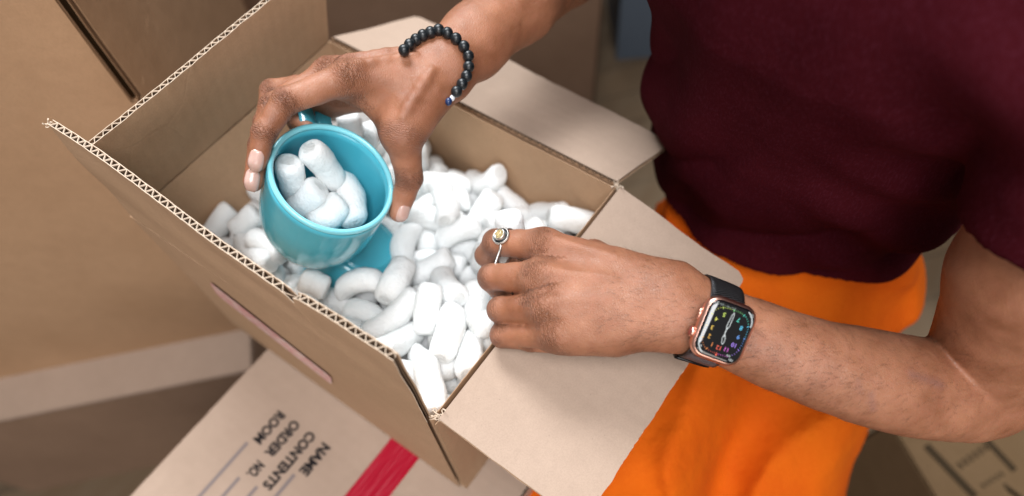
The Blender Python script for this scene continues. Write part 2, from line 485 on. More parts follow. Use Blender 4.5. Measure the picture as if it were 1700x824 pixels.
for (x0, y0), (x1, y1), r, s in (((1514, 622), (1563, 640), .0030, .55), ((1446, 655), (1450, 680), .0022, .5), ((1425, 632), (1430, 650), .002, .3)):
    def onskin(x, y):
        d = .30
        for _ in range(60): d += max(body_f(atd(x, y, d)[None])[0], 0) * .8 / np.linalg.norm(ray(x, y))
        return atd(x, y, d)
    MARKS.append((onskin(x0, y0), onskin(x1, y1), r, s))
PALMS.append((R_th[3], None, .012))

import time; T0 = time.time()
V, Q = mesh_sdf(body_f, (-.1, -.42, -.30), (.62, .32, .45), .0017)
print('body', len(V), 'verts', round(time.time() - T0, 1), 's')
person = empty('person', (.42, -.12, -.6))
tag(person, 'person in a maroon t-shirt and orange trousers packing the open box', 'person')
me = npmesh('body', V, Q); skin_attrs(me, V)
body = link('body', me, M_skin, person, True)

def skin_hit(o, d, n=50):
    """march from o along d to the skin"""
    o = np.array(o, float); d = nrm(d)
    for _ in range(n):
        s = body_f(o[None])[0]
        if abs(s) < 1e-4: break
        o = o + d * s * .8
    return o
def nail(tip_axis_a, tip_axis_b, normal, w, l, t=.0006):
    a = np.array(tip_axis_a); b = np.array(tip_axis_b); ax = nrm(b - a); normal = nrm(np.array(normal) - ax * (np.array(normal) @ ax))
    sd = np.cross(ax, normal); c = b - ax * .0005
    nu, nv = 9, 11; Vv = []; Ff = []
    for layer in (1, 0):
        for j in range(nv):
            for i in range(nu):
                u = i / (nu - 1) * 2 - 1; v = j / (nv - 1) * 2 - 1
                ww = w * (1 - .10 * abs(v)) * (math.sqrt(max(0, 1 - max(0, abs(v) - .45) ** 2 / .42)))
                base = c + ax * (v * l / 2) + sd * u * ww / 2
                hit = skin_hit(base + normal * .012, -normal)
                dd = (hit - base) @ normal
                if dd < .002: hit = base + normal * .002
                edge = max(abs(u), abs(v)) ** 4
                Vv.append(hit + normal * (t * (1 - edge * .8) if layer else -.0008))
    k = nu * nv
    for j in range(nv - 1):
        for i in range(nu - 1):
            q = j * nu + i; Ff.append((q, q + 1, q + nu + 1, q + nu)); Ff.append((k + q, k + q + nu, k + q + nu + 1, k + q + 1))
    ring = [i for i in range(nu)] + [j * nu + nu - 1 for j in range(1, nv)] + [(nv - 1) * nu + i for i in range(nu - 2, -1, -1)] + [j * nu for j in range(nv - 2, 0, -1)]
    for a_, b_ in zip(ring, ring[1:] + ring[:1]): Ff.append((b_, a_, a_ + k, b_ + k))
    link('fingernail', mesh('fingernail', Vv, Ff), M_nail, person, True)
nail(R_dip[0], R_tip[0], A(400, 262, .40) - R_tip[0], .0105, .0155)
nail(R_dip[1], R_tip[1], A(385, 300, .40) - R_tip[1], .0105, .0155)
nail(R_th[2], R_th[3], A(720, 380, .47) - R_th[3], .011, .014)
nail(L_dip[0], L_tip[0], Lhor + Z * .35, .010, .013)

# ------------------------------------------------------------------ corrugated board: two liners with a wave between, as real sheets
RG = random.Random(4)
def rug(seed, x, amp, f=90.):
    return amp * (mnoise.noise(Vector((x * f, seed * 7.3, 1.7))) + .5 * mnoise.noise(Vector((x * f * 3.1, seed * 3.3, 5.1))))
def bend(seed, u, v, amp):
    return amp * (mnoise.noise(Vector((u * 2.3 + seed * 5.1, v * 2.1, seed * 2.7))))
def board(name, P00, P10, P11, P01, n, parent, mat, mat_in=None, t=.0052, pitch=.0074, seed=0, warp=.0015, top=None, ragged=.0005, fluted=True, fix=(1, 0)):
    """board between four corners; u along the fold, v away from it (the flute direction); n = inner side. top(u) lowers the far edge"""
    P00, P10, P11, P01 = [np.array(p, float) for p in (P00, P10, P11, P01)]; n = nrm(n)
    Lu = np.linalg.norm(P10 - P00); Lv = np.linalg.norm(P01 - P00)
    def pt(u, v, o):
        vv = v
        if top is not None: vv = v * (1 - top(u))
        p = (P00 * (1 - u) + P10 * u) * (1 - vv) + (P01 * (1 - u) + P11 * u) * vv
        return p + n * (o + bend(seed, u, v, warp) * min(1., v * 2.5))
    NU = max(8, int(Lu / .0035)); NV = 10; Vv = []; Ff = []
    def sheet(o0, o1, sd, mi):
        base = len(Vv)
        for k, o in enumerate((o0, o1)):
            for j in range(NV + 1):
                for i in range(NU + 1):
                    u = i / NU; v = j / NV
                    uu = u; vv = v
                    if j == NV: vv = 1 + rug(sd, u * Lu, ragged) / Lv
                    if i == 0: uu = u + rug(sd + 3, v * Lv, ragged * .7) / Lu
                    if i == NU: uu = u + rug(sd + 5, v * Lv, ragged * .7) / Lu
                    Vv.append(pt(uu, vv, o + (rug(sd + 8, u * Lu, .00035) if j == NV else 0)))
        K = (NU + 1) * (NV + 1); q = lambda k, i, j: base + k * K + j * (NU + 1) + i
        for j in range(NV):
            for i in range(NU):
                Ff.append(((q(0, i, j), q(0, i, j + 1), q(0, i + 1, j + 1), q(0, i + 1, j)), mi)); Ff.append(((q(1, i, j), q(1, i + 1, j), q(1, i + 1, j + 1), q(1, i, j + 1)), mi))
        for i in range(NU):
            for j in (0, NV): Ff.append(((q(0, i, j), q(0, i + 1, j), q(1, i + 1, j), q(1, i, j)), 2 if j else mi))
        for j in range(NV):
            for i in (0, NU): Ff.append(((q(0, i, j), q(1, i, j), q(1, i, j + 1), q(0, i, j + 1)), 2))
    lt = .00055
    sheet(-t / 2, -t / 2 + lt, seed * 11 + 1, 0); sheet(t / 2 - lt, t / 2, seed * 11 + 2, 1)
    me = mesh(name, Vv, [f for f, _ in Ff]); me.materials.append(mat); me.materials.append(mat_in or mat); me.materials.append(M_cut if fluted else mat)
    me.polygons.foreach_set('material_index', [m for _, m in Ff])
    bmx = bmesh.new(); bmx.from_mesh(me); bmesh.ops.recalc_face_normals(bmx, faces=bmx.faces); bmx.to_mesh(me); bmx.free()
    o = link(name, me, None, parent)
    if fluted:
        nw = int(Lu / pitch); NS = nw * 8; vs = []; fs = []; rows = 11; vr_ = [k / 10 for k in range(10)] + [1 - .0011 / Lv, 1]
        for j in range(rows + 1):
            for i in range(NS + 1):
                u = i / NS; v = vr_[j]
                off = (t / 2 - lt) * (.86 if j < rows - 1 else .97) * math.sin(2 * math.pi * nw * u + .35 * math.sin(u * 37 + seed))
                if j == rows: v = 1 + rug(seed + 4, u * Lu, .0003) / Lv
                vs.append(pt(.002 + u * .996, v, off))
        for j in range(rows):
            for i in range(NS):
                a = j * (NS + 1) + i; fs.append((a, a + 1, a + NS + 2, a + NS + 1))
        fl = mesh('fluting', vs, fs); fl.materials.append(M_flute_shade); fl.materials.append(M_cut); fl.polygons.foreach_set('material_index', [0] * (NS * (rows - 1)) + [1] * NS); fo = link('fluting', fl, None, o, True)
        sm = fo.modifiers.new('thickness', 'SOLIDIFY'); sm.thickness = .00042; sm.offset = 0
    return o
M_cut = cardboard('cut_paper_edge', (.56, .44, .33), (.64, .52, .41))
M_flute_shade = cardboard('fluting_hollow_shade', (.10, .062, .038), (.13, .085, .052))  # darker than the liners: the shade inside the flutes is put into its colour
M_tape = simple('tape', (.62, .30, .30), .25, Coat_Weight=.3)

BW = .761 * BL; BD = .204; T = .0042
X0, X1, Y0, Y1 = 0., BW, 0., BL
obox = empty('open_cardboard_box', (BW / 2, BL / 2, -BD))
tag(obox, 'open cardboard box full of white foam peanuts under the two hands', 'cardboard box')
h = T / 2
def wall(a, b, n, seed, **k):
    a = np.array(a); b = np.array(b)
    return board('wall', a - Z * BD, b - Z * BD, b, a, n, obox, M_kraft, M_inner, seed=seed, warp=.0008, fluted=False, ragged=.0001, **k)
wall((X0, Y0 + T, 0.), (X0, Y1, 0.), (1, 0, 0), 1)
wall((X1, Y0 + T, 0.), (X1, Y1, 0.), (-1, 0, 0), 2)
wall((X0, Y1, 0.), (X1, Y1, 0.), (0, -1, 0), 3)
wall((X0, Y0, 0.), (X1, Y0, 0.), (0, 1, 0), 4)
board('bottom', (X0, Y0, -BD + .002), (X1, Y0, -BD + .002), (X1, Y1, -BD + .002), (X0, Y1, -BD + .002), (0, 0, 1), obox, M_kraft, seed=5, fluted=False)
HF = .323 * BL; HG = .385 * BL
# the flap facing the camera, upright, torn at its top edge
g0 = .0014
def tear(u):
    x = u * 1.0
    d = 0.
    d += .10 * max(0, 1 - abs(x - .262) / .012)
    d += .055 * max(0, min(1, (x - .225) / .02)) * (1 if x < .262 else max(0, 1 - (x - .262) / .10))
    return d + .004 * mnoise.noise(Vector((x * 60, 2, 3)))
P = [np.array(q) for q in ((X0, Y0 + .003, g0), (X0, Y1 - .002, g0), (X0 + .001, Y1 - .002, HF), (X0 - .001, Y0 + .006, HF))]
front_flap = board('flap', *P, (1, 0, 0), obox, M_kraft, M_inner, seed=6, warp=.0035, top=tear, ragged=.0008, pitch=.0074)
# the flap opposite, leaning in over the box
th = math.radians(19)
c, s = math.cos(th) * HF * .98, math.sin(th) * HF * .98
board('flap', (X0 + .006, Y1, g0), (X1 - .003, Y1, g0), (X1 - .003, Y1 - s, c), (X0 + .0065, Y1 - s, c), (0, -1, 0), obox, M_kraft, M_inner, seed=7, warp=.002, ragged=.0007, pitch=.0074)
worn = lambda u: .05 * max(0, 1 - min(u, 1 - u) / .022) ** 2 + .006 * mnoise.noise(Vector((u * 9, 1, 4)))
# folded out over the near wall, under the wrist
a = atz(728, 699, .0015); e = atz(1236, 462, -.020); f_ = atz(965, 872, -.026)
board('flap', (X0 + .004, Y0 - .002, .0005), (X1 - .001, Y0 - .002, .0005), e, f_, nrm([0, -.18, 1]), obox, M_kraft, M_pale, seed=8, warp=.003, ragged=.0008, top=worn)
# folded out over the far right wall
e = atz(1113, 241, -.030); f_ = atz(692, 30, -.036)
board('flap', (X1 + .002, Y0 + .003, .0005), (X1 + .002, Y1 - .004, .0005), f_, e, nrm([.25, 0, 1]), obox, M_kraft, M_pale, seed=9, warp=.0025, ragged=.0008, top=worn)
# corner crumbs where the flaps were cut
def crumb(p, n, sz, seed):
    rg = random.Random(seed); parts = []
    for i in range(n):
        q = np.array(p) + np.array([rg.uniform(-1, 1), rg.uniform(-1, 1), rg.uniform(-.2, 1)]) * sz
        pts = [q]
        for k in range(4): pts.append(pts[-1] + np.array([rg.uniform(-1, 1), rg.uniform(-1, 1), rg.uniform(-.7, 1)]) * sz * .8)
        parts.append(tube(catmull(pts, 3), .0005, 5, ry=.0002))
    V_, F_ = join(parts); link('torn_fibre', mesh('torn_fibre', V_, F_), M_cut, obox)
crumb((X0 + .006, Y0, .001), 12, .0028, 1); crumb((X1 - .001, Y0 + .001, .001), 12, .0022, 2)
crumb((X0, Y1 - .003, HF - .002), 5, .0016, 3)
# strip of pink printed tape left on the near wall
def strip(p0, p1, w, n, off, parent, mat, name, seed=0, rag=.0006):
    p0 = np.array(p0, float); p1 = np.array(p1, float); n = nrm(n); sd = np.cross(n, nrm(p1 - p0)); N = 40; V_ = []; F_ = []
    for i in range(N + 1):
        u = i / N; p = p0 * (1 - u) + p1 * u + n * off
        ww = w / 2 * (1 if .02 < u < .98 else .75)
        V_.append(p + sd * (ww + rug(seed, u, rag, 30))); V_.append(p - sd * (ww + rug(seed + 1, u, rag, 30)))
    for i in range(N): F_.append((2 * i, 2 * i + 1, 2 * i + 3, 2 * i + 2))
    return link(name, mesh(name, V_, F_), mat, parent)
def onplane(x, y, p, n):
    r = ray(x, y); n = np.array(n, float); return CAM + r * (((np.array(p) - CAM) @ n) / (r @ n))
mt = NT('torn_tape'); 
cc = mt.mix(mt.ramp(mt.noise(170, 3), [(.42, 0.), (.6, 1.)]), (.58, .26, .26), (.66, .50, .47)); mt.base(cc); mt.b.inputs['Roughness'].default_value = .35
strip(onplane(357, 476, (X0 - h, 0, 0), (1, 0, 0)), onplane(553, 630, (X0 - h, 0, 0), (1, 0, 0)), .042, (-1, 0, 0), .0022, obox, mt.m, 'tape_remnant', 3, .001)

# ------------------------------------------------------------------ teal mugs
def m_glaze(name, col, deep):
    m = NT(name)
    m.base(m.mix(m.ramp(m.noise(40, 3), [(.3, 0.), (.7, 1.)]), col, deep))
    m.b.inputs['Roughness'].default_value = .16; m.b.inputs['Coat Weight'].default_value = .4; m.b.inputs['Coat Roughness'].default_value = .06
    m.set(m.b, 'Normal', m.bump(m.noise(55, 2), .0006, .25)); return m.m
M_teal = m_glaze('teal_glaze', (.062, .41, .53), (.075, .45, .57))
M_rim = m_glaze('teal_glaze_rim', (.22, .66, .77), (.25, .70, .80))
def make_mug(name, C0, N0, R, label, height=.091):
    r0 = empty(name, tuple(np.array(C0) - N0 * height)); tag(r0, label, 'mug')
    H = height; t = .0036
    outer = [(.0, -H), (R * .64, -H), (R * .71, -H + .001), (R * .76, -H + .004), (R * .86, -H + .012), (R * .95, -H + .026), (R * .995, -H + .044), (R * 1.005, -H + .062), (R, -.004)]
    inner = [(R - t, -.004), (R * .995 - t, -H + .058), (R * .965 - t, -H + .042), (R * .90 - t, -H + .026), (R * .78 - t, -H + .014), (R * .60 - t, -H + .008), (0, -H + .006)]
    def smooth(pr): 
        q = catmull([np.array([a_, b_, 0]) for a_, b_ in pr], 4); return [(max(0, p[0]), p[1]) for p in q]
    V_, F_ = lathe(smooth(outer) + smooth(inner), C0, N0, 96)
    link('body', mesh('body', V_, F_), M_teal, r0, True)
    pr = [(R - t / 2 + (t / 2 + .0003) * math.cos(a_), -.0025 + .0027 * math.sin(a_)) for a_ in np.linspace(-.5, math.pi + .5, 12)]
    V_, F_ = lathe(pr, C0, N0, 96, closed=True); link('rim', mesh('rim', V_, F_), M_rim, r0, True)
    return r0
mug = make_mug('held_mug', MUG_C, MUG_N, MUG_R, 'teal mug filled with foam peanuts, gripped by the upper hand')
# handle: broad strap towards the palm
hd = A(527, 150, .50) - MUG_C; hd = nrm(hd - MUG_N * (hd @ MUG_N)); hs = np.cross(hd, MUG_N)
prof = catmull([MUG_C + hd * r_ + MUG_N * z_ for r_, z_ in ((.043, -.022), (.058, -.021), (.074, -.023), (.083, -.033), (.081, -.048), (.070, -.060), (.054, -.066), (.041, -.067))], 6)
parts = []
for sgn in (-1, 1):
    parts.append(tube([p + hs * sgn * .0066 for p in prof], .0062, 14, ry=.0030, updir=hs))
V_, F_ = join(parts); link('handle', mesh('handle', V_, F_), M_teal, mug, True)
M2C = atz(606, 405, -.040); M2N = nrm([.30, -.42, .85])
mug2 = empty('buried_mug', tuple(M2C - M2N * .05)); tag(mug2, 'teal mug lying base up among the foam peanuts below the held mug', 'mug')
pr = [(0, .0006), (.012, .0008), (.022, .001), (.0255, .0012), (.0275, -.0006), (.0300, -.0012), (.0335, -.004), (.0365, -.010), (.039, -.022), (.041, -.045), (.041, -.075), (.038, -.075), (.037, -.045), (.035, -.015), (0, -.008)]
V_, F_ = lathe([(max(0, p[0]), p[1]) for p in catmull([np.array([a_, b_, 0]) for a_, b_ in pr], 3)], M2C, M2N, 72); link('body', mesh('body', V_, F_), M_teal, mug2, True)

# ------------------------------------------------------------------ foam peanuts: places from a settled drop into the box
mp = NT('foam')
mp.base(mp.mix(mp.ramp(mp.noise(30, 2), [(.3, 0.), (.7, 1.)]), (.80, .825, .825), (.85, .865, .86)))
mp.b.inputs['Roughness'].default_value = .7; mp.b.inputs['Subsurface Weight'].default_value = .6
mp.b.inputs['Subsurface Radius'].default_value = (1, 1, 1); mp.b.inputs['Subsurface Scale'].default_value = .010
vv = mp.n('ShaderNodeTexVoronoi', {'Vector': mp.obj(), 'Scale': 420.}).outputs['Distance']
hh = mp.bump(vv, .0009, .4); hh = mp.bump(mp.noise(150, 5, .65), .003, .6, hh); mp.set(mp.b, 'Normal', hh)
me_ = NT('foam_end'); me_.base((.84, .86, .85)); me_.b.inputs['Roughness'].default_value = .8
e1 = me_.noise(260, 5, .7, me_.map(me_.obj(), (1, 1, .35)), 1.5); me_.set(me_.b, 'Normal', me_.bump(e1, .004, .9))
M_foam, M_foam_end = mp.m, me_.m
def peanut_mesh(Ln, r, bn, seed):
    rg = random.Random(seed); n = 18; rows = [];
    us = [-1, -.985, -.95, -.88, -.78, -.6, -.4, -.2, 0, .2, .4, .6, .78, .88, .95, .985, 1]
    V_ = []; flat = rg.random() < .6
    for u in us:
        e = abs(u); rr = r * (1 - .30 * max(0, (e - .72) / .28) ** 2.2)
        if e > .97: rr *= {1: .72, .985: .90}.get(e, 1)
        cx = u * Ln / 2; cy = bn * (1 - u * u) - bn * .6
        tilt = (.12 if u > 0 else -.1) * math.sin(seed) * (e ** 6)
        for k in range(n):
            a_ = 2 * math.pi * k / n; d_ = np.array([0, math.cos(a_), math.sin(a_)])
            q = Vector((u * 1.6 + seed * 3.1, d_[1] * 1.0, d_[2] * 1.0)); q2 = Vector((u * 4.5 + seed, d_[1] * 2.6, d_[2] * 2.6))
            w = rr * (1 + .12 * mnoise.noise(q) + .06 * mnoise.noise(q2))
            V_.append((cx + tilt * w * d_[1], cy + d_[1] * w, d_[2] * w))
    F_ = []; m = len(us)
    for i in range(m - 1):
        for k in range(n): F_.append((i * n + k, i * n + (k + 1) % n, (i + 1) * n + (k + 1) % n, (i + 1) * n + k))
    c0 = len(V_); V_.append((-Ln / 2 - .0004, -bn * .6, 0)); V_.append((Ln / 2 + .0004, -bn * .6, 0)); ne = len(F_)
    for k in range(n):
        F_.append((c0, (k + 1) % n, k)); F_.append((c0 + 1, (m - 1) * n + k, (m - 1) * n + (k + 1) % n))
    me = mesh('packing_peanut', V_, F_); me.materials.append(M_foam); me.materials.append(M_foam_end)
    me.polygons.foreach_set('material_index', [0] * ne + [1] * (len(F_) - ne)); me.shade_smooth()
    bmx = bmesh.new(); bmx.from_mesh(me); bmesh.ops.recalc_face_normals(bmx, faces=bmx.faces); bmx.to_mesh(me); bmx.free()
    return me
PV = [peanut_mesh(.047, .0108, .0005 + .0005 * k, k) for k in range(16)]
PD = [1007,1766,-1209,84,-5201,-8484,984,487,110,32,2205,190,-1087,9122,-3748,807,1447,532,108,36,1758,648,-1129,2640,7448,6058,925,402,103,11,2355,838,-1226,5694,-4541,3423,-5936,486,102,0,
264,1897,-1141,9127,2218,1759,2948,441,112,22,1889,1520,-677,2966,2842,7676,4920,525,104,14,1636,1737,-1283,600,2858,9323,2135,400,109,14,1980,1874,-1352,9949,-801,582,-185,499,101,39,
707,2470,-1288,1567,-8000,5516,-1766,451,108,0,392,3129,-1351,9945,-770,546,-449,530,112,14,1582,2778,-1439,4217,461,-3241,-8456,512,111,1,2014,2647,-1471,7815,5324,2566,1999,448,112,22,
806,1675,-1167,4178,3029,5838,6268,496,113,6,1089,335,-993,6622,4472,4257,4246,483,111,18,1950,487,-1127,7246,2324,3042,5731,517,102,29,2047,1620,-1306,1026,-2062,-8930,3866,421,111,12,
607,1453,-1108,520,6986,7118,-503,468,109,19,1025,1163,-854,576,-6461,-7104,-2729,534,108,20,1779,2156,-1324,729,-3077,-6801,6614,451,110,31,2354,1312,-1289,5129,-4809,4137,-5784,439,106,31,
250,2931,-1276,1553,-1877,-9392,-2420,402,107,10,729,2940,-1369,4161,4108,-6724,-4539,449,108,30,1591,3139,-1498,6274,7761,510,-386,537,112,21,2342,2717,-1521,148,6920,7156,-944,497,109,29,
771,691,-999,4022,-7375,4338,-3258,487,110,25,1399,461,-1052,3293,3026,-7481,-4902,431,109,25,1733,1440,-1253,6444,7346,-1443,-1555,444,102,8,1970,1069,-1206,5625,7837,-2066,-1635,433,112,0,
778,2026,-1112,2790,2692,6621,-6414,452,100,25,244,990,-1001,8480,2348,2305,4154,515,105,33,2184,2304,-1433,767,460,-9835,-1570,534,113,24,2217,2101,-1402,126,-1021,4506,-8868,486,102,25,
976,2993,-1395,2324,-7389,-5748,2640,536,105,38,696,3157,-1180,166,1011,-1610,9816,458,104,39,1148,2194,-1293,4841,-2437,2327,-8075,462,104,31,2149,3007,-1553,3419,8752,3412,247,509,103,11,
1004,761,-986,4628,-1838,1688,8506,490,108,30,1270,1809,-1239,3552,-8345,3705,-2005,442,107,19,2055,772,-1009,4516,8,2989,8407,464,112,36,2348,448,-969,2604,6478,7111,832,499,108,19,
273,1444,-1067,1400,81,-2192,9655,442,111,3,1095,1321,596,1567,811,-6162,-7676,527,102,19,1442,2360,-983,8235,2964,4055,2636,514,101,9,2340,1776,-1262,2950,6679,6816,-485,537,113,28,
923,2491,-1321,2624,4982,7697,3009,500,102,12,1141,2600,-1304,5610,7323,-1242,-3654,487,101,4,2002,3084,-1396,9593,-1664,-500,2227,523,102,17,2220,2624,-1327,4883,-1467,3355,-7921,408,109,6,
489,156,-887,268,563,-7486,6601,437,107,10,1243,1020,-1125,4140,-860,-469,-9050,503,102,29,1606,1613,-1083,9882,-1462,-227,393,483,103,35,2177,540,-1159,7247,167,-1203,-6783,408,102,38,
149,733,-767,5664,-4146,4234,-5728,515,102,25,1340,1592,670,1802,3735,3910,8217,454,102,33,2359,606,-617,4380,5551,-7071,-41,483,107,30,2277,1336,-1084,8286,-2679,410,-4899,524,106,30,
255,2447,-1237,8698,2343,2143,3777,465,101,6,948,2175,-1162,8492,3714,-3305,1781,436,104,6,2161,3126,-1185,8977,4333,511,615,452,112,28,1366,2947,-1386,1982,-9639,-721,-1625,441,109,29,
348,749,-968,3369,3129,-7429,-4865,456,113,15,1350,1421,-1201,8810,-970,164,-4629,423,103,27,1594,857,-1130,7350,-2719,-919,6143,409,110,16,2029,1311,-1145,3502,-6614,-4498,-4874,413,101,36,
393,1603,-899,6013,7278,3075,1194,456,101,10,1198,1085,-598,2893,-40,4241,8581,425,107,16,2141,1170,-922,2701,-1164,9098,-2928,529,108,34,2108,1904,-1162,189,-5836,-8044,1097,453,108,29,
519,2787,-1202,5564,4943,5110,4300,416,104,4,267,2159,-1135,9629,-1022,-1524,1980,434,101,17,1619,3152,-1281,3691,9266,267,-670,428,104,15,2212,2954,-1356,3060,88,-3842,-8710,525,109,30,
1262,808,-945,6571,-1235,-4157,6165,502,109,11,1005,1379,-1144,9575,1285,1236,2266,437,109,11,1626,1261,-1136,7919,1263,1898,-5665,418,105,34,2262,923,-1052,3148,5374,7372,2620,446,100,23,
309,1284,-907,6724,7264,244,1400,499,106,38,1087,776,-461,2964,4749,-8286,-39,461,106,31,1582,2135,-1185,429,-6430,5882,4886,514,105,2,2355,1622,-969,7094,-693,-485,-6997,455,103,11,
146,2739,-1150,2651,-6555,-6693,-2281,449,103,39,992,2640,-785,809,153,8633,4979,516,106,2,1244,2508,-1129,3222,8946,2132,2247,512,104,27,2359,2313,-1234,887,7016,-7045,-596,472,108,7,
798,1321,-924,4210,689,-1399,-8936,467,109,16,964,1116,-1102,3635,9067,2139,-81,475,110,15,1267,1710,-1026,2390,-8352,-4851,1005,412,105,23,2206,281,-774,7946,-3543,-3786,3158,500,101,30,
452,1771,-1100,8617,-2934,-1915,3671,503,108,8,779,1160,-695,8893,3387,-1429,2723,455,100,16,1382,2669,-808,5515,1941,2403,-7749,454,101,28,1955,1639,-1081,6080,-2815,4879,-5595,443,103,25,
953,2905,-1145,2853,1987,9337,854,409,107,33,217,3051,-992,805,5370,-5945,5931,527,104,11,1229,3141,-1320,7073,2135,-6500,1780,479,108,7,1737,2459,-1412,4329,8290,-3178,-1563,409,106,33,
756,349,-953,911,9656,-2406,-374,432,109,34,1179,1315,-962,6937,5598,-2039,-4047,421,108,4,1746,941,-980,6241,-982,-230,-7748,529,112,25,1862,156,-919,4009,-7490,-2357,-4719,452,106,27,
204,1450,-691,1641,4929,-6480,-5569,416,108,15,726,465,-358,4253,8672,2589,50,506,109,12,2170,2388,-1008,2870,-9388,-1167,1506,453,104,20,1718,1914,-1120,181,-688,-751,-9946,519,107,2,
544,2299,-1242,2918,7613,-5611,-1425,413,106,39,247,2762,-847,2589,-8391,-4776,292,514,100,31,1434,2768,-1221,8145,-4805,-2935,1399,472,101,9,1956,2459,-1222,7950,-4818,1364,-3424,534,109,20,
201,261,-745,6905,-3999,-2183,-5618,526,108,25,1374,1513,-889,5845,-4836,6257,-1816,516,112,15,1471,1044,-975,5026,-4739,4095,-5959,459,113,40,2036,1389,-850,9664,-1870,-485,1693,493,102,7,
147,1047,-611,6554,-2379,-2226,-6814,428,100,33,424,760,-425,755,3106,-2175,9222,531,100,7,997,1500,723,853,-852,449,-9917,421,107,39,2231,2161,-1007,4939,-8684,-287,342,452,106,23,
293,2089,-951,740,2466,-6467,-7180,502,102,19,1329,2093,-1197,5428,1011,-7672,-3264,485,110,2,1671,2689,-1244,224,-4412,8335,-3319,442,106,26,2344,2787,-1118,7124,-1883,383,-6749,533,113,12,
353,1020,-751,5915,-3683,-4911,5228,474,105,37,1294,150,-902,3106,1533,-8428,4120,469,107,8,1375,1995,-776,6548,4526,-1088,-5955,535,103,11,1678,1493,-904,9107,935,2875,-2814,454,108,10,
248,769,-572,396,-3297,9090,-2519,419,101,30,596,953,-454,2534,-9616,856,-613,522,101,24,1702,2169,-680,7278,-5579,-3195,2387,533,101,3,2354,1336,-617,654,-6869,4774,-5441,525,109,3,
792,2334,-1070,3939,-9055,-1013,1211,442,100,30,363,2607,-1013,1504,1861,-2263,-9442,437,112,8,1265,2912,-1192,440,-3001,6380,7078,491,102,6,1610,3051,-1036,4658,-7359,-2737,4082,420,103,20,
464,531,-918,5197,-7085,-3842,2835,510,111,12,1367,1141,-768,6837,4390,-3755,-4460,488,108,38,1618,376,-962,5104,5084,3721,5853,518,108,2,2035,474,-930,6245,6774,-2126,-3253,457,104,4,
234,1872,-852,8866,911,3630,-2717,442,102,38,792,958,-649,479,1448,-8485,-5067,432,100,23,1806,2464,-767,1359,-5205,-8051,-2499,465,101,31,1742,1750,-903,862,-1890,-5613,8011,461,104,22,
1279,3124,-975,9566,-2702,461,988,453,108,37,424,3153,-778,180,938,1871,-9777,531,106,18,1407,2382,-1266,7749,3381,5304,621,436,106,30,1838,2282,-1146,7199,5689,-3828,-1071,414,113,5,
980,265,-766,5435,-301,868,-8343,423,109,4,1622,974,-800,6814,-1374,-474,-7173,417,110,13,1576,1328,-835,1822,3685,1876,8921,439,104,35,1995,943,-831,1134,-1240,-5709,-8036,492,110,29,
271,2229,-749,2765,-766,3055,-9079,459,111,27,145,2434,-588,4859,-5144,4880,-5110,511,102,20,2123,2281,-635,934,9213,-1398,3508,475,106,5,1604,2068,-965,7800,6249,255,-186,491,105,26,
693,2906,-939,2730,6922,5169,4232,504,107,17,1211,2906,-849,2498,-3131,8828,-2453,462,109,2,1933,3006,-999,2452,632,1302,-9586,507,101,18,2004,2605,-1052,2520,-2513,1449,-9232,511,110,25,
660,205,-690,6498,6590,3767,-392,403,111,40,1419,688,-817,5469,3348,1765,7467,412,103,0,1668,1440,-639,7108,-5073,4103,-2627,533,112,28,2336,984,-762,7387,-1793,4784,-4398,464,110,28,
145,1707,-775,1274,-6955,-3088,-6361,511,105,26,1853,346,-573,3903,526,7322,5557,446,103,27,1086,479,-494,2759,-1328,4560,-8356,413,108,14,2298,1981,-922,332,8784,2447,4093,415,100,22,
445,2909,-1028,1016,-9248,-3643,422,421,100,2,917,2992,-932,5295,-4296,2000,-7036,529,108,21,2087,3053,-766,2250,3128,5131,7669,441,111,3,1826,2724,-1089,9160,1820,2743,2294,502,105,13,
1059,164,-574,839,624,-1222,9870,473,101,26,1236,496,-805,6041,3500,1789,6932,462,102,11,1665,1129,-629,8030,5194,-1865,-2250,413,104,37,2082,640,-759,182,3253,9332,-1514,448,103,27,
689,1446,-781,6372,6069,-4512,1481,463,111,2,672,227,-434,2620,-2732,1782,-9083,449,107,34,1782,711,-672,4474,6465,-3024,-5389,460,102,18,2183,1656,-839,1008,3383,2391,-9046,425,106,29,
637,2045,-951,4078,3599,8366,-652,411,108,11,888,2702,-1087,7356,5593,-3811,285,497,107,34,1808,3045,-828,8842,-342,-1930,-4240,445,108,4,1964,2760,-911,9325,934,2301,2621,455,111,40,
384,594,-711,3107,-4057,7545,-4117,424,105,37,571,1003,-898,4246,6764,-5955,-870,464,104,1,2011,1128,-676,2145,2731,7583,-5517,471,112,31,2258,155,-611,881,1848,-3890,8982,406,106,11,
473,1537,-701,7223,1381,-1081,-6690,431,106,1,784,728,-360,2077,-2170,9536,219,409,101,40,2108,1832,-744,8282,5426,1167,782,424,104,3,1883,1928,-860,2904,916,-9185,2521,519,111,29,
1153,2383,-942,6725,764,885,7308,440,100,10,1731,2804,-717,418,4087,-233,-9114,534,106,33,1619,2434,-860,5695,1920,2512,7587,489,111,32,2357,2943,-931,2459,6686,6990,627,401,104,9,
520,382,-735,9122,935,1141,3823,429,112,5,846,895,-841,1904,-7229,6015,-2816,488,109,3,1778,1356,-457,3397,-2176,4336,-8057,449,106,21,2076,873,-629,2601,1771,-937,9446,444,104,19,
681,1424,-487,3304,3296,8186,3349,427,101,37,468,449,-513,560,7871,-6140,-176,423,105,36,2296,297,-398,8557,1885,764,-4758,432,104,36,2244,2480,-704,8510,-3408,3842,1098,493,109,19,
286,2354,-984,3977,9032,906,1333,471,109,13,1037,2990,-724,5903,-3239,-1201,7295,530,109,28,1301,2773,-1016,9307,174,-2915,2205,506,103,20,2181,2679,-829,6506,-4161,6294,-868,462,107,40,
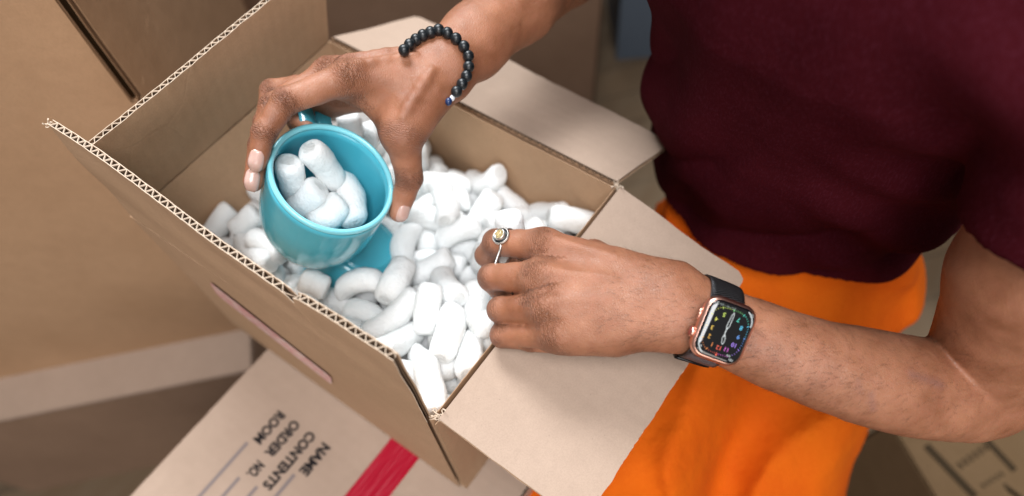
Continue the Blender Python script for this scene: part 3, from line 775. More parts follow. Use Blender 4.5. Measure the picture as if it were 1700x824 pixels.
770,717,-630,9382,874,-3129,1193,491,107,32,1062,768,-713,3322,-5246,5743,-5335,534,110,33,1567,646,-661,3681,-7380,5652,193,447,110,21,1909,359,-782,1772,2496,7428,-5954,469,106,26,
498,1191,-581,1499,6089,6160,4767,406,102,37,1079,227,-371,1036,614,-1182,9857,480,112,19,1920,2131,-777,4983,-4797,-3355,-6395,421,104,31,2078,1613,-604,6191,6710,-1389,-3837,467,102,21,
303,2495,-795,1200,2043,-7383,-6314,507,107,35,577,2769,-792,2573,-8150,5091,-1020,400,103,40,1601,3067,-723,1902,8917,-1155,3941,465,112,36,2008,2572,-741,6557,-4144,6250,-880,460,107,18,
772,486,-609,2960,-587,-8627,4058,434,105,4,1301,344,-541,1012,3179,3177,-8876,494,107,15,1425,405,-727,4526,-3913,-7842,1646,494,104,9,1733,175,-695,3977,1588,9014,-635,410,101,36,
361,1878,-636,273,-6380,5732,-5135,531,109,2,153,1163,-332,1805,6818,6389,3072,409,107,7,884,1159,-423,5358,8287,1608,165,419,112,35,2155,2060,-655,1001,-6646,-84,7404,529,111,37,
777,2236,-877,852,506,-8726,4782,495,101,14,754,2543,-1012,2082,-2755,1450,9272,437,105,38,2307,3086,-648,3674,-3458,-8632,-182,413,103,30,2297,2232,-757,101,4907,4741,-7310,427,103,5,
213,478,-489,6311,3034,1664,-6942,439,110,20,1274,1446,-650,9691,-118,-408,2430,431,108,14,1508,204,-609,7552,5706,-977,3076,495,106,38,2076,548,-560,4205,1771,3816,8039,511,109,8,
228,1260,-516,1774,4123,7824,4318,436,100,1,258,281,-329,2977,-3083,5885,-6856,498,103,40,1832,544,-444,958,2970,8965,-3145,485,109,6]
def add_peanut(loc, rot, mesh_, sc, label, group=None):
    o = bpy.data.objects.new('packing_peanut', mesh_); COL.objects.link(o)
    o.location = loc; o.rotation_mode = 'QUATERNION'; o.rotation_quaternion = rot; o.scale = sc
    tag(o, label, 'packing peanut', group); return o
ZONES = {'a': ('white foam packing peanut in the pile between the mugs and the upright front flap', 'foam peanuts by the front flap'),
         'b': ('white foam packing peanut in the pile beyond the mugs by the leaning flap', 'foam peanuts at the far end of the box'),
         'c': ('white foam packing peanut in the pile along the far wall under the folded flap', 'foam peanuts along the far wall'),
         'd': ('white foam packing peanut in the pile between the buried mug and the curled fingers', 'foam peanuts in the middle of the box'),
         'e': ('white foam packing peanut in the pile filling the near corner of the box', 'foam peanuts in the near corner')}
random.seed(11)
for k in range(0, len(PD), 10):
    x, y, z, qw, qx, qy, qz, Ln, r, bn = [v / 1e4 for v in PD[k:k + 10]]
    z += .008 - .012 * max(0, min(1, (x - .17) / .05)) + .010 * max(0, 1 - x / .12) * min(1, y / .1)
    if z > 0: continue
    px_, py_, _ = pix((x, y, z))
    if y > .25: zn = 'b'
    elif x > .19: zn = 'c'
    elif y < .10 and x < .15: zn = 'e'
    elif x < .075: zn = 'a'
    else: zn = 'd'
    add_peanut((x, y, z), (qw, qx, qy, qz), random.choice(PV), (Ln / .047 * 1.05, r / .0108 * 1.06, r / .0108 * 1.06), *ZONES[zn])
def place(p0, p1, label, r=.0108, m=0, group=None):
    p0 = np.array(p0); p1 = np.array(p1); d_ = p1 - p0; Ln = np.linalg.norm(d_)
    q = Vector(d_).to_track_quat('X', 'Z')
    return add_peanut(tuple((p0 + p1) / 2), q, PV[m], (Ln / .047, r / .0108, r / .0108), label, group)
def inmug(x, y, dep):      # a pixel ray met at a depth under the rim plane
    return onplane(x, y, MUG_C - MUG_N * dep, MUG_N)
mugpos = [((513, 243, .003), (560, 304, .034), .0108, 'foam peanut sticking highest out of the held mug, its cut end showing', 3),
          ((478, 268, .014), (491, 325, .046), .0106, 'bent foam peanut standing against the left inside of the held mug', 4),
          ((532, 310, .022), (492, 352, .046), .0112, 'short plump foam peanut at the front inside of the held mug', 5),
          ((566, 290, .036), (592, 372, .034), .0118, 'long foam peanut leaning at the right of those in the held mug', 6),
          ((572, 335, .026), (520, 378, .040), .0110, 'foam peanut lowest in the held mug, against its front rim', 7),
          ((545, 300, .062), (540, 350, .064), .0115, 'foam peanut at the bottom of the held mug under the others', 8)]
for a_, b_, r_, lab, m_ in mugpos: place(inmug(*a_), inmug(*b_), lab, r_, m_)
place(atz(845, 350, .036), atz(850, 440, .002), 'foam peanut held upright behind the ringed finger', .0110, 2)
place(A(577, 188, .545), A(585, 232, .56), 'foam peanut standing up behind the mug, seen inside the curve of the hand', .0105, 1)
place(A(606, 232, .56), A(628, 215, .575), 'foam peanut lying behind the mug beside the thumb', .0110, 9)
for i_, (p0, p1) in enumerate([((430, 352, -.035), (388, 386, -.045)), ((415, 395, -.030), (470, 425, -.030)), ((448, 440, -.028), (400, 400, -.05)), ((500, 462, -.022), (545, 480, -.03))]):
    place(atz(*p0), atz(*p1), ZONES['a'][0], .0108, i_, ZONES['a'][1])

# ------------------------------------------------------------------ clothes
def pn(P, f, s):       # cheap smooth pseudo noise
    x, y, z = P[:, 0] * f, P[:, 1] * f, P[:, 2] * f
    return (np.sin(x * 1.3 + 2.1 * np.sin(y * .9 + s) + s) + np.sin(y * 1.7 + 1.9 * np.sin(z * 1.1 + s * 2) + 1.3) + np.sin(z * 1.5 + 2.3 * np.sin(x * .8 + s) + s * 1.7)) / 3
class Shirt:
    def __init__(s):
        s.t = Part(.05, *[Prim(a, b, ra + .009, rb + .010, np.array([1., 0, 0]), .74) for (a, ra), (b, rb) in zip(TOR[:], TOR[1:])],
                   Prim(L_sh + [0, .02, 0], R_sh, .066, .066), margin=.08)
        s.sl = Part(.02, Prim(L_mid - (L_sh - L_mid) * .4, L_mid, .056, .0535), Prim(L_mid, L_sh, .0535, .064), margin=.08)
        s.sr = Part(.02, Prim(R_el + (R_sh - R_el) * .5, R_sh, .056, .066), margin=.08)
        s.arm = U(0, Prim(Le, L_mid, .0435, .0475), Prim(L_mid, L_sh, .0475, .053))
        s.ax = nrm(L_sh - Le); s.hp = L_mid + s.ax * .036
        s.rax = nrm(R_sh - R_el); s.rp = R_el * .45 + R_sh * .55
    def d(s, P):
        t = s.t.d(P)
        z = P[:, 2]
        f = .0085 * (1 - 1.6 * np.abs(np.sin((z * 30 + 2.6 * pn(P, 8, 1.) + P[:, 1] * 22)))**.7) * np.clip((.16 - z) / .2, .15, 1) + .007 * pn(P, 21, 2.) + .003 * np.clip((P[:, 1] + .14) / .06, 0, 1) * np.sin(P[:, 1] * 95 + z * 14 + 1.6 * pn(P, 10, 3.)) + .005 * np.clip((-.12 - P[:, 1]) / .06, 0, 1) * np.sin(z * 95 - P[:, 1] * 55 + 1.5 * pn(P, 12, 6.))
        t = t + f - .012 * np.exp(-((z - .005) / .075) ** 2) * np.clip((P[:, 1] + .09) / .09, 0, 1)
        tilt = P[:, 2] + .108 + .004 * pn(P, 14, 1.) + .07 * (P[:, 1] + .12)
        t = np.maximum(t, -tilt)
        sl = s.sl.d(P) + .0022 * np.sin(((P - s.hp) @ s.ax) * 160 + 2.5 * pn(P, 30, 3.)) * np.clip(((P - s.hp) @ s.ax - .02) / .04, 0, 1) + .0012 * pn(P, 40, 1.)
        sl = np.maximum(sl, -((P - s.hp) @ s.ax))
        sr = np.maximum(s.sr.d(P), -((P - s.rp) @ s.rax))
        d = smin(smin(t, sl, .03), sr, .03)
        near = ((P - s.hp) @ s.ax) < .05
        return np.where(near & (np.sqrt(((P - s.hp) ** 2).sum(1)) < .09), np.maximum(d, -s.arm.d(P)), d)
shirt_s = Shirt()
V, Q = mesh_sdf(shirt_s.d, (.10, -.40, -.14), (.60, .25, .36), .0034, infl=2.4)
mc = NT('maroon_jersey')
a1 = mc.noise(9, 3, .6); a2 = mc.noise(700, 2, .8, mc.map(mc.obj(), (1, 1, .35)))
c = mc.mix(mc.ramp(a1, [(.3, 0.), (.7, 1.)]), (.036, .0036, .0062), (.053, .0060, .0102))
c = mc.mix(mc.ramp(a2, [(.5, 0.), (.72, .22)]), c, (.12, .03, .055)); mc.base(c)
mc.b.inputs['Roughness'].default_value = .92; mc.b.inputs['Sheen Weight'].default_value = 0.; mc.b.inputs['Sheen Roughness'].default_value = .5
mc.b.inputs['Specular IOR Level'].default_value = .02
hm = mc.attr('hem')
def line(x, at, w): return mc.math('SUBTRACT', 1., mc.math('MINIMUM', mc.math('DIVIDE', mc.math('ABSOLUTE', mc.math('SUBTRACT', x, at)), w), 1.))
st = mc.math('ADD', line(hm, .0215, .0010), line(hm, .0185, .0010))
hgt = mc.bump(st, .0016, -.8); hgt = mc.bump(a2, .0006, .5, hgt); hgt = mc.bump(mc.noise(45, 3), .004, .4, hgt)
mc.set(mc.b, 'Normal', hgt)
me = npmesh('shirt', V, Q)
hv = (V - shirt_s.hp) @ shirt_s.ax; m_ = shirt_s.sl.d(V) < .012; hv = np.where(m_, hv, V[:, 2] + .104)
at_ = me.attributes.new('hem', 'FLOAT', 'POINT'); at_.data.foreach_set('value', hv.astype(np.float32))
link('shirt', me, mc.m, person, True)

class Trousers:
    def __init__(s):
        s.u = Part(.05, Prim([.430, -.110, -.03], [.42, -.125, -.22], .112, .150, [1, 0, 0], .78),
                   Prim([.42, -.19, -.22], [.20, -.255, -.36], .108, .098), Prim([.20, -.255, -.36], [.02, -.27, -.46], .098, .085),
                   Prim([.40, -.08, -.22], [.12, -.115, -.27], .098, .090), Prim([.12, -.115, -.27], [-.10, -.125, -.36], .090, .080),
                   Prim([.02, -.27, -.46], [.10, -.26, -.66], .075, .06), Prim([-.10, -.125, -.36], [-.02, -.12, -.66], .07, .06), margin=.08)
    def d(s, P):
        d = s.u.d(P)
        f = .010 * np.clip((P[:, 2] + .16) / .06, 0, 1) + (.017 - .009 * np.clip((P[:, 2] + .16) / .06, 0, 1)) * np.abs(np.sin(P[:, 2] * 30 - P[:, 1] * 34 + 2.6 * pn(P, 9, 4.))) + (.015 - .011 * np.clip((P[:, 2] + .16) / .06, 0, 1)) * pn(P, 17, 5.) + .003 * pn(P, 45, 2.)
        d = d + f
        d = np.maximum(d, P[:, 2] + .062)
        return np.maximum(d, np.maximum(P[:, 1] + .012, -(P[:, 1] + .8)) - np.maximum(P[:, 0] - .262, 0) * 5)
tr = Trousers()
V, Q = mesh_sdf(tr.d, (-.2, -.42, -.72), (.62, .12, -.03), .006, infl=2.6)
mo = NT('orange_cotton')
b1 = mo.noise(7, 3, .6); b2 = mo.noise(500, 2, .7)
c = mo.mix(mo.ramp(b1, [(.3, 0.), (.7, 1.)]), (.54, .072, .001), (.62, .115, .002)); c = mo.mix(mo.ramp(b2, [(.45, 0.), (.75, .2)]), c, (.80, .22, .01)); mo.base(c)
mo.b.inputs['Roughness'].default_value = .85; mo.b.inputs['Specular IOR Level'].default_value = .15; mo.set(mo.b, 'Normal', mo.bump(b2, .001, .5, mo.bump(mo.noise(22, 4), .012, .5)))
link('trousers', npmesh('trousers', V, Q), mo.m, person, True)
print('clothes', round(time.time() - T0, 1))

# ------------------------------------------------------------------ wristwatch
def vdir(x, y): return nrm(CAM - atd(x, y, .4))
def img_axes(x, y):
    v = vdir(x, y); p = atd(x, y, .4)
    ex = atd(x + 10, y, .4) - p; ex = nrm(ex - v * (ex @ v)); ey = np.cross(ex, v) ; ey = nrm(ey)
    if (atd(x, y + 10, .4) - p) @ ey < 0: ey = -ey
    return ex, ey, v
wx, wy = 1203, 551
ex, ey, v = img_axes(wx, wy)
wl = nrm(ex * -.36 + ey * .93)                     # towards 12
ws0 = nrm(np.cross(wl, v)); ws0 = ws0 if ws0 @ ex > 0 else -ws0
tl = math.radians(20)
ws = nrm(ws0 * math.cos(tl) - v * math.sin(tl)); wn = nrm(v * math.cos(tl) + ws0 * math.sin(tl))
o_ = atd(wx, wy, .30)
for _ in range(80): 
    s_ = body_f(o_[None])[0]
    if s_ < 1e-4: break
    o_ = o_ - v * s_ * .8
WC = o_ + v * .0115                                  # centre of the glass
watch = empty('smartwatch', tuple(WC)); tag(watch, 'rose gold square smartwatch with black screen on the lower wrist', 'watch')
CWD, CHT, CTH = .0345, .0405, .0098
def rrect(w, hgt_, r, n=8):
    pts = []
    for cx, cy, a0 in ((w / 2 - r, hgt_ / 2 - r, 0), (-w / 2 + r, hgt_ / 2 - r, 90), (-w / 2 + r, -hgt_ / 2 + r, 180), (w / 2 - r, -hgt_ / 2 + r, 270)):
        for k in range(n + 1):
            t_ = math.radians(a0 + 90 * k / n); pts.append((cx + r * math.cos(t_), cy + r * math.sin(t_)))
    return pts
def loft(rings, cap=True):
    V_ = []; F_ = []; n = len(rings[0])
    for R_ in rings: V_ += [tuple(p) for p in R_]
    for i in range(len(rings) - 1):
        for k in range(n): F_.append((i * n + k, i * n + (k + 1) % n, (i + 1) * n + (k + 1) % n, (i + 1) * n + k))
    if cap: F_.append(tuple(range(n))[::-1]); F_.append(tuple((len(rings) - 1) * n + k for k in range(n)))
    return V_, F_
def WP(a_, b_, hz): return WC + ws * a_ + wl * b_ + wn * hz
def wring(w, hh_, r, z): return [WP(a_, b_, z) for a_, b_ in rrect(w, hh_, r)]
M_rose = simple('rose_gold', (.80, .44, .35), .28, 1)
M_rose2 = simple('crown_cap', (.45, .13, .12), .3, .8)
M_glass = simple('watch_glass', (.004, .004, .005), .06, 0, Coat_Weight=.6)
prof_c = [(-.0042, -CTH + 0), (-.0022, -CTH + .0012), (-.0006, -CTH + .0032), (0, -CTH * .5), (-.0003, -.0020), (-.0012, -.0008), (-.0022, -.0002)]
link('case', mesh('case', *loft([wring(CWD + 2 * i_, CHT + 2 * i_, .0098 + i_, z_) for i_, z_ in prof_c])), M_rose, watch, True)
prof_g = [(-.0021, -.0016), (-.0022, .0001), (-.0028, .0007), (-.0042, .0011), (-.0062, .0012)]
scr = link('screen', mesh('screen', *loft([wring(CWD + 2 * i_, CHT + 2 * i_, .0098 + i_, z_) for i_, z_ in prof_g])), M_glass, watch, True)
link('sensor_back', mesh('sensor_back', *lathe([(0, -.0135), (.010, -.0130), (.0128, -.0115), (.0135, -.0095), (0, -.0095)], WC, wn, 32)), M_glass, watch, True)
cc_ = WP(-CWD / 2 - .0002, .0066, -CTH * .47)
cr = link('crown', mesh('crown', *lathe([(0, -.0006), (.0034, -.0006), (.0036, .0002), (.0036, .0010), (.0032, .0015)], cc_, -ws, 28)), M_rose, watch, True)
link('crown_cap', mesh('crown_cap', *lathe([(.0030, .0014), (.0027, .0018), (0, .0019)], cc_, -ws, 28)), M_rose2, cr, True)
sb = [WP(-CWD / 2 - .0002, b_, -CTH * .47) for b_ in (-.0095, -.0015)]
link('side_button', mesh('side_button', *tube(sb, .0009, 10)), M_rose, watch, True)
# strap: a dark woven loop, in the plane of the watch's long axis
ms = NT('woven_steel'); ms.base((.018, .018, .02)); ms.b.inputs['Metallic'].default_value = .7; ms.b.inputs['Roughness'].default_value = .38
us_ = ms.attr('weave'); vs_ = ms.attr('across')
wv = ms.math('SINE', ms.math('MULTIPLY', us_, 4300.)); 
ms.set(ms.b, 'Normal', ms.bump(wv, .0006, .9)); 
ms.base(ms.mix(ms.ramp(wv, [(.35, 0.), (.95, 1.)]), (.008, .008, .009), (.15, .15, .16)))
M_strap = ms.m
axc = WC - wn * .034
loop = []
for k in range(120):
    t_ = 2 * math.pi * k / 120; dr = wn * math.cos(t_) + wl * math.sin(t_)
    loop.append((t_, dr))
def strap_piece(name, t0, t1, halfw, par, mat, off=.0010, thk=.0016):
    rows = []; N = 60
    for i in range(N + 1):
        t_ = t0 + (t1 - t0) * i / N; dr = wn * math.cos(t_) + wl * math.sin(t_)
        row = []
        for b_ in np.linspace(-1, 1, 9):
            o = axc + ws * (halfw * b_) + dr * .062
            q = skin_hit(o, -dr, 60)
            row.append((q - axc - ws * halfw * b_) @ dr)
        rows.append((dr, row))
    R_ = np.array([r for _, r in rows]); R_ = R_.mean(1, keepdims=True) * .5 + R_ * .5
    for _ in range(3): R_[1:-1] = (R_[:-2] + R_[1:-1] * 2 + R_[2:]) / 4
    V_ = []; F_ = []; wv_ = []; ac = []; 
    base = 0
    for layer in (0, 1):
        s_len = 0; prev = None
        for i, (dr, _) in enumerate(rows):
            for j, b_ in enumerate(np.linspace(-1, 1, 9)):
                p = axc + ws * (halfw * b_) + dr * (R_[i, j] + off + (thk if layer else 0) * (1 - .25 * abs(b_) ** 6))
                V_.append(p)
            if prev is not None: s_len += np.linalg.norm(V_[-5] - prev)
            prev = V_[-5]
            for b_ in np.linspace(-1, 1, 9): wv_.append(s_len + b_ * halfw * .25); ac.append(b_)
    K = (N + 1) * 9
    for i in range(N):
        for j in range(8):
            a_ = i * 9 + j; F_.append((K + a_, K + a_ + 1, K + a_ + 10, K + a_ + 9)); F_.append((a_, a_ + 9, a_ + 10, a_ + 1))
        for j in (0, 8):
            a_ = i * 9 + j; F_.append((a_, a_ + 9, K + a_ + 9, K + a_) if j else (a_, K + a_, K + a_ + 9, a_ + 9))
    F_.append(tuple(list(range(9)) + [K + j for j in range(8, -1, -1)])); e_ = N * 9
    F_.append(tuple([e_ + j for j in range(8, -1, -1)] + [K + e_ + j for j in range(9)]))
    me = mesh(name, V_, F_)
    for nm, arr in (('weave', wv_), ('across', ac)):
        a_ = me.attributes.new(nm, 'FLOAT', 'POINT'); a_.data.foreach_set('value', np.array(arr, np.float32))
    return link(name, me, mat, par, True)
strap_piece('strap', .50, 2 * math.pi - .50, .0112, watch, M_strap)
M_blk = simple('black_clasp', (.012, .012, .013), .25, .6)
strap_piece('clasp', 1.62, 1.95, .0122, watch, M_blk, .0028, .0022)
# what the screen shows
def emis(name, col, st=1.):
    m = NT(name); m.base((0, 0, 0)); m.b.inputs['Emission Color'].default_value = (*col, 1); m.b.inputs['Emission Strength'].default_value = st; return m.m
def flat_poly(name, pts2, mat, hz=.00135):
    return link(name, mesh(name, [WP(a_, b_, hz) for a_, b_ in pts2], [tuple(range(len(pts2)))]), mat, scr)
def seg2(p, q, w): 
    p = np.array(p); q = np.array(q); d_ = nrm(q - p); n_ = np.array([-d_[1], d_[0]]) * w / 2
    return [p - n_, q - n_, q + n_, p + n_]
def text_mesh(txt, size, bold=0.):
    cu = bpy.data.curves.new('t', 'FONT'); cu.body = txt; cu.size = size; cu.align_x = 'CENTER'; cu.align_y = 'CENTER'; cu.resolution_u = 3; cu.offset = bold
    o = bpy.data.objects.new('t', cu); COL.objects.link(o); dg = bpy.context.evaluated_depsgraph_get()
    me = bpy.data.meshes.new_from_object(o.evaluated_get(dg)); bpy.data.objects.remove(o); return me
def wtext(name, txt, pos, size, mat, up=(0, 1), bold=0.):
    # x of the dial: clockwise reads from 12 to 3, which lies towards -ws
    me = text_mesh(txt, size); me.materials.clear(); me.materials.append(mat)
    up = nrm(np.array([*up, 0.]))[:2]; rt = np.array([up[1], -up[0]])
    for vt in me.vertices:
        a_ = pos[0] + rt[0] * vt.co.x + up[0] * vt.co.y; b_ = pos[1] + rt[1] * vt.co.x + up[1] * vt.co.y
        vt.co = WP(-a_, b_, .0014)
    o = link(name, me, None, scr); return o
HUES = {12: (1, .12, .06), 1: (1, .3, .05), 2: (1, .5, .05), 3: (1, .65, .08), 4: (.9, .85, .1), 5: (.75, .95, .15), 6: (.3, .9, .3), 7: (.1, .85, .65), 8: (.1, .65, .95), 9: (.15, .4, 1), 10: (.45, .25, 1), 11: (.85, .15, .75)}
WM = {k: emis('numeral_light_%d' % k, c_, 1.1) for k, c_ in HUES.items()}
M_wh = emis('screen_white', (.75, .8, .8), .9); M_gr = emis('screen_grey', (.42, .48, .46), .7)
for hr in range(1, 13):
    a_ = math.radians(hr * 30); sq = 1 / max(abs(math.sin(a_)) ** 3 + abs(math.cos(a_)) ** 3, .01) ** (1 / 3)
    px_, py_ = math.sin(a_) * .0088 * sq, math.cos(a_) * .0104 * sq
    if hr != 6: wtext('numeral', str(hr), (px_, py_), .0038, WM[hr])
    for q_ in range(5):
        b_ = math.radians(hr * 30 + q_ * 6); sq2 = 1 / (abs(math.sin(b_)) ** 3 + abs(math.cos(b_)) ** 3) ** (1 / 3)
        r0, r1 = (.0121, .0133) if q_ == 0 else (.0125, .0132)
        kk = [(-math.sin(b_) * r_ * sq2, math.cos(b_) * r_ * sq2 * 1.12) for r_ in (r0, r1)]
        flat_poly('tick', seg2(*kk, .00042 if q_ == 0 else .0002), WM[hr])
def hand(ang, ln, w):
    a_ = math.radians(ang); d_ = np.array([-math.sin(a_), math.cos(a_)]); n_ = np.array([-d_[1], d_[0]]); P2 = []
    c_ = [(0.002, .35), (.004, 1), (ln * .86, .75), (ln, .1)]
    V_ = []; 
    out = [d_ * l_ + n_ * w / 2 * k_ for l_, k_ in c_] + [d_ * l_ - n_ * w / 2 * k_ for l_, k_ in c_[::-1]]
    for p, q in zip(out, out[1:] + out[:1]): P2.append(seg2(p, q, .0004))
    P2.append(seg2((0, 0), d_ * .003, .0006))
    V3 = []; F3 = []
    for i, s4 in enumerate(P2):
        F3.append(tuple(range(len(V3), len(V3) + 4))); V3 += [WP(p[0], p[1], .00142 + i * 2e-6) for p in s4]
    link('hand', mesh('hand', V3, F3), M_wh, scr)
hand(183, .0128, .0017); hand(352, .0078, .0019)
def arc(cx, cy, r, a0, a1, w, mat):
    pts = [(cx + r * math.cos(math.radians(a_)), cy + r * math.sin(math.radians(a_))) for a_ in np.linspace(a0, a1, 12)]
    V3 = []; F3 = []
    for i, (p, q) in enumerate(zip(pts, pts[1:])):
        s4 = seg2(p, q, w); F3.append(tuple(range(len(V3), len(V3) + 4))); V3 += [WP(p_[0], p_[1], .00138 + i * 1e-6) for p_ in s4]
    link('gauge_arc', mesh('gauge_arc', V3, F3), mat, scr)
arc(.0048, -.0085, .0088, -62, 5, .0007, M_wh)
arc(-.0048, .0085, .0088, 118, 185, .0007, M_wh)
wtext('corner_text', '61\u00b0', (.0119, .0137), .0024, M_wh, (-.6, .8)); wtext('corner_text', 'FRI', (-.0098, .0150), .0022, M_wh)
wtext('corner_text', 'C', (-.0118, -.0148), .0028, M_wh); wtext('corner_text', 'S', (.0112, -.0150), .0030, M_wh); wtext('corner_text', '270 \u2022 W \u2022 300', (.0045, -.0152), .0018, M_gr)
wtext('corner_text', '\u25a0\u25a0', (-.0075, .0130), .0016, M_gr)
flat_poly('alert_dot', [(.0006 * math.cos(t_) , .0152 + .0006 * math.sin(t_)) for t_ in np.linspace(0, 6.28, 9)[:-1]], WM[12])

# ------------------------------------------------------------------ ring on the forefinger
M_silver = simple('worn_silver', (.62, .60, .57), .30, 1); M_dark = simple('tarnish', (.05, .055, .06), .4, .8)
fa, fb = L_mcp[0], L_pip[0]; fax = nrm(fb - fa); rc = fa + (fb - fa) * .70
exr, eyr, vr = img_axes(842, 392)
rn = nrm(vr * .92 - eyr * .40 - exr * .05); rn = nrm(rn - fax * (rn @ fax)); rs = np.cross(fax, rn)
fax2 = nrm(fax + rn * .10)
ring = empty('ring', tuple(rc)); tag(ring, 'silver ring with a round pale yellow stone on the left forefinger', 'ring')
pts = []
for k in range(48):
    t_ = 2 * math.pi * k / 48; dr = rn * math.cos(t_) + rs * math.sin(t_)
    q = skin_hit(rc + dr * .022 + fax * (.0008 * math.cos(t_)), -dr, 60); pts.append(q + dr * .0004)
pr_ = np.array(pts); 
for _ in range(4): pr_ = (np.roll(pr_, 1, 0) + 2 * pr_ + np.roll(pr_, -1, 0)) / 4
link('band', mesh('band', *tube(list(pr_), .0011, 10, True, ry=.0009)), M_silver, ring, True)
bc = pr_[0] + rn * .0006
bez = link('bezel', mesh('bezel', *lathe([(0, -.0006), (.0062, -.0006), (.0068, .0002), (.0068, .0012), (.0062, .0018), (.0055, .0014), (.0050, .0010), (.0040, .0010), (0, .001)], bc, rn, 40)), M_silver, ring, True)
link('inlay', mesh('inlay', *lathe([(.0060, .00165), (.0042, .0013)], bc, rn, 40)), M_dark, bez)
beads = []
for k in range(34):
    t_ = 2 * math.pi * k / 34; beads.append(lathe([(0, .0005)] + [(.0005 * math.sin(a_), .0005 * math.cos(a_)) for a_ in np.linspace(.4, 2.8, 4)] + [(0, -.0005)], bc + rn * .0016 + .0062 * (fax * math.cos(t_) + rs * math.sin(t_)), rn, 6))
link('granulation', mesh('granulation', *join(beads)), M_silver, bez, True)
link('collet', mesh('collet', *lathe([(.0044, .0008), (.0044, .0040), (.0041, .0044), (.0036, .0044), (.0034, .0030), (0, .0022)], bc, rn, 36)), M_silver, bez, True)
M_stone = simple('yellow_stone', (.88, .74, .42), .05, 0, Transmission_Weight=.75, IOR=1.6, Coat_Weight=.5)
V_, F_ = lathe([(0, .0024), (.0020, .0030), (.0034, .0040), (.0026, .0050), (.0016, .0054), (0, .0055)], bc, rn, 9)
link('stone', mesh('stone', V_, F_), M_stone, ring)

# ------------------------------------------------------------------ bracelet of black stone beads
brc = empty('bracelet', tuple(R_wr)); tag(brc, 'bracelet of matt black stone beads round the upper wrist', 'bracelet')
bp = [(233, 292), (275, 248), (323, 210), (376, 177), (434, 155), (497, 136), (563, 160), (628, 203), (688, 262), (722, 335), (724, 415), (708, 487), (674, 548), (632, 606)]
RB = .0042
def bead_at(x, y, r):
    rr = ray(x, y); D_ = np.arange(.40, .58, .0005); P_ = CAM + D_[:, None] * rr; F_ = body_f(P_)
    hit = np.nonzero(F_ < r)[0]
    return P_[hit[0]] if len(hit) else P_[F_.argmin()]
bpos = [bead_at(x / 4.58 + 620, y / 4.58 + 20, RB) for x, y in bp]
M_bead = NT('matt_stone'); M_bead.base(M_bead.mix(M_bead.ramp(M_bead.noise(300, 3), [(.4, 0.), (.7, 1.)]), (.004, .006, .008), (.012, .017, .021))); M_bead.b.inputs['Roughness'].default_value = .36
M_bead.set(M_bead.b, 'Normal', M_bead.bump(M_bead.noise(900, 2), .0003, .4)); M_bead = M_bead.m
sph = [(max(0, math.sin(a_)) * RB, math.cos(a_) * RB) for a_ in np.linspace(0, math.pi, 11)]
bead_me = mesh('bead', *lathe(sph, (0, 0, 0), (0, 0, 1), 18)); bead_me.materials.append(M_bead); bead_me.shade_smooth()
# the hidden half closes the loop behind the wrist
first, last = bpos[0], bpos[-1]; axw = nrm(A(786, 71, .505) - R_wr); cb = (first + last) / 2
cb = R_wr + axw * ((cb - R_wr) @ axw)
perp = lambda q: nrm(q - axw * (q @ axw))
e1_ = perp(last - cb); e2_ = perp(-vdir(742, 108)); e2_ = nrm(e2_ - e1_ * (e2_ @ e1_)); ef = perp(first - cb)
tf = math.atan2(ef @ e2_, ef @ e1_) % (2 * math.pi); bk = []
NBK = max(4, int(tf * .027 / (2 * RB)))
for k in range(1, NBK):
    u = k / NBK; dr = e1_ * math.cos(u * tf) + e2_ * math.sin(u * tf)
    ax_ = ((last - cb) @ axw) * (1 - u) + ((first - cb) @ axw) * u
    q = cb + axw * ax_ + dr * .06
    for _ in range(80):
        s_ = body_f(q[None])[0]
        if abs(s_ - RB) < 2e-4: break
        q = q - dr * (s_ - RB) * .7
    ry_ = q - CAM; seg_ = CAM + np.linspace(.5, .985, 200)[:, None] * ry_
    if body_f(seg_).min() < -.006: bk.append(q)
allb = bpos + bk
for p in allb:
    o = bpy.data.objects.new('bead', bead_me); COL.objects.link(o); o.parent = brc; o.matrix_parent_inverse = parent_world(brc).inverted(); o.location = tuple(p)
    o.rotation_euler = (p[0] * 900, p[1] * 700, 1)
link('elastic_cord', mesh('elastic_cord', *tube(bpos, .0006, 6)), M_blk, brc)
M_blue = simple('blue_charm', (.008, .025, .09), .3); M_wb = simple('pale_charm', (.6, .62, .66), .35)
for (x, y, r_, mt_) in ((600, 655, .0021, M_wb), (572, 682, .0026, M_blue)):
    p = bead_at(x / 4.58 + 620, y / 4.58 + 20, r_ + .001)
    link('charm', mesh('charm', *lathe([(max(0, math.sin(a_)) * r_, math.cos(a_) * r_ * 1.2) for a_ in np.linspace(0, math.pi, 9)], p, (1, .4, .2), 14)), mt_, brc, True)

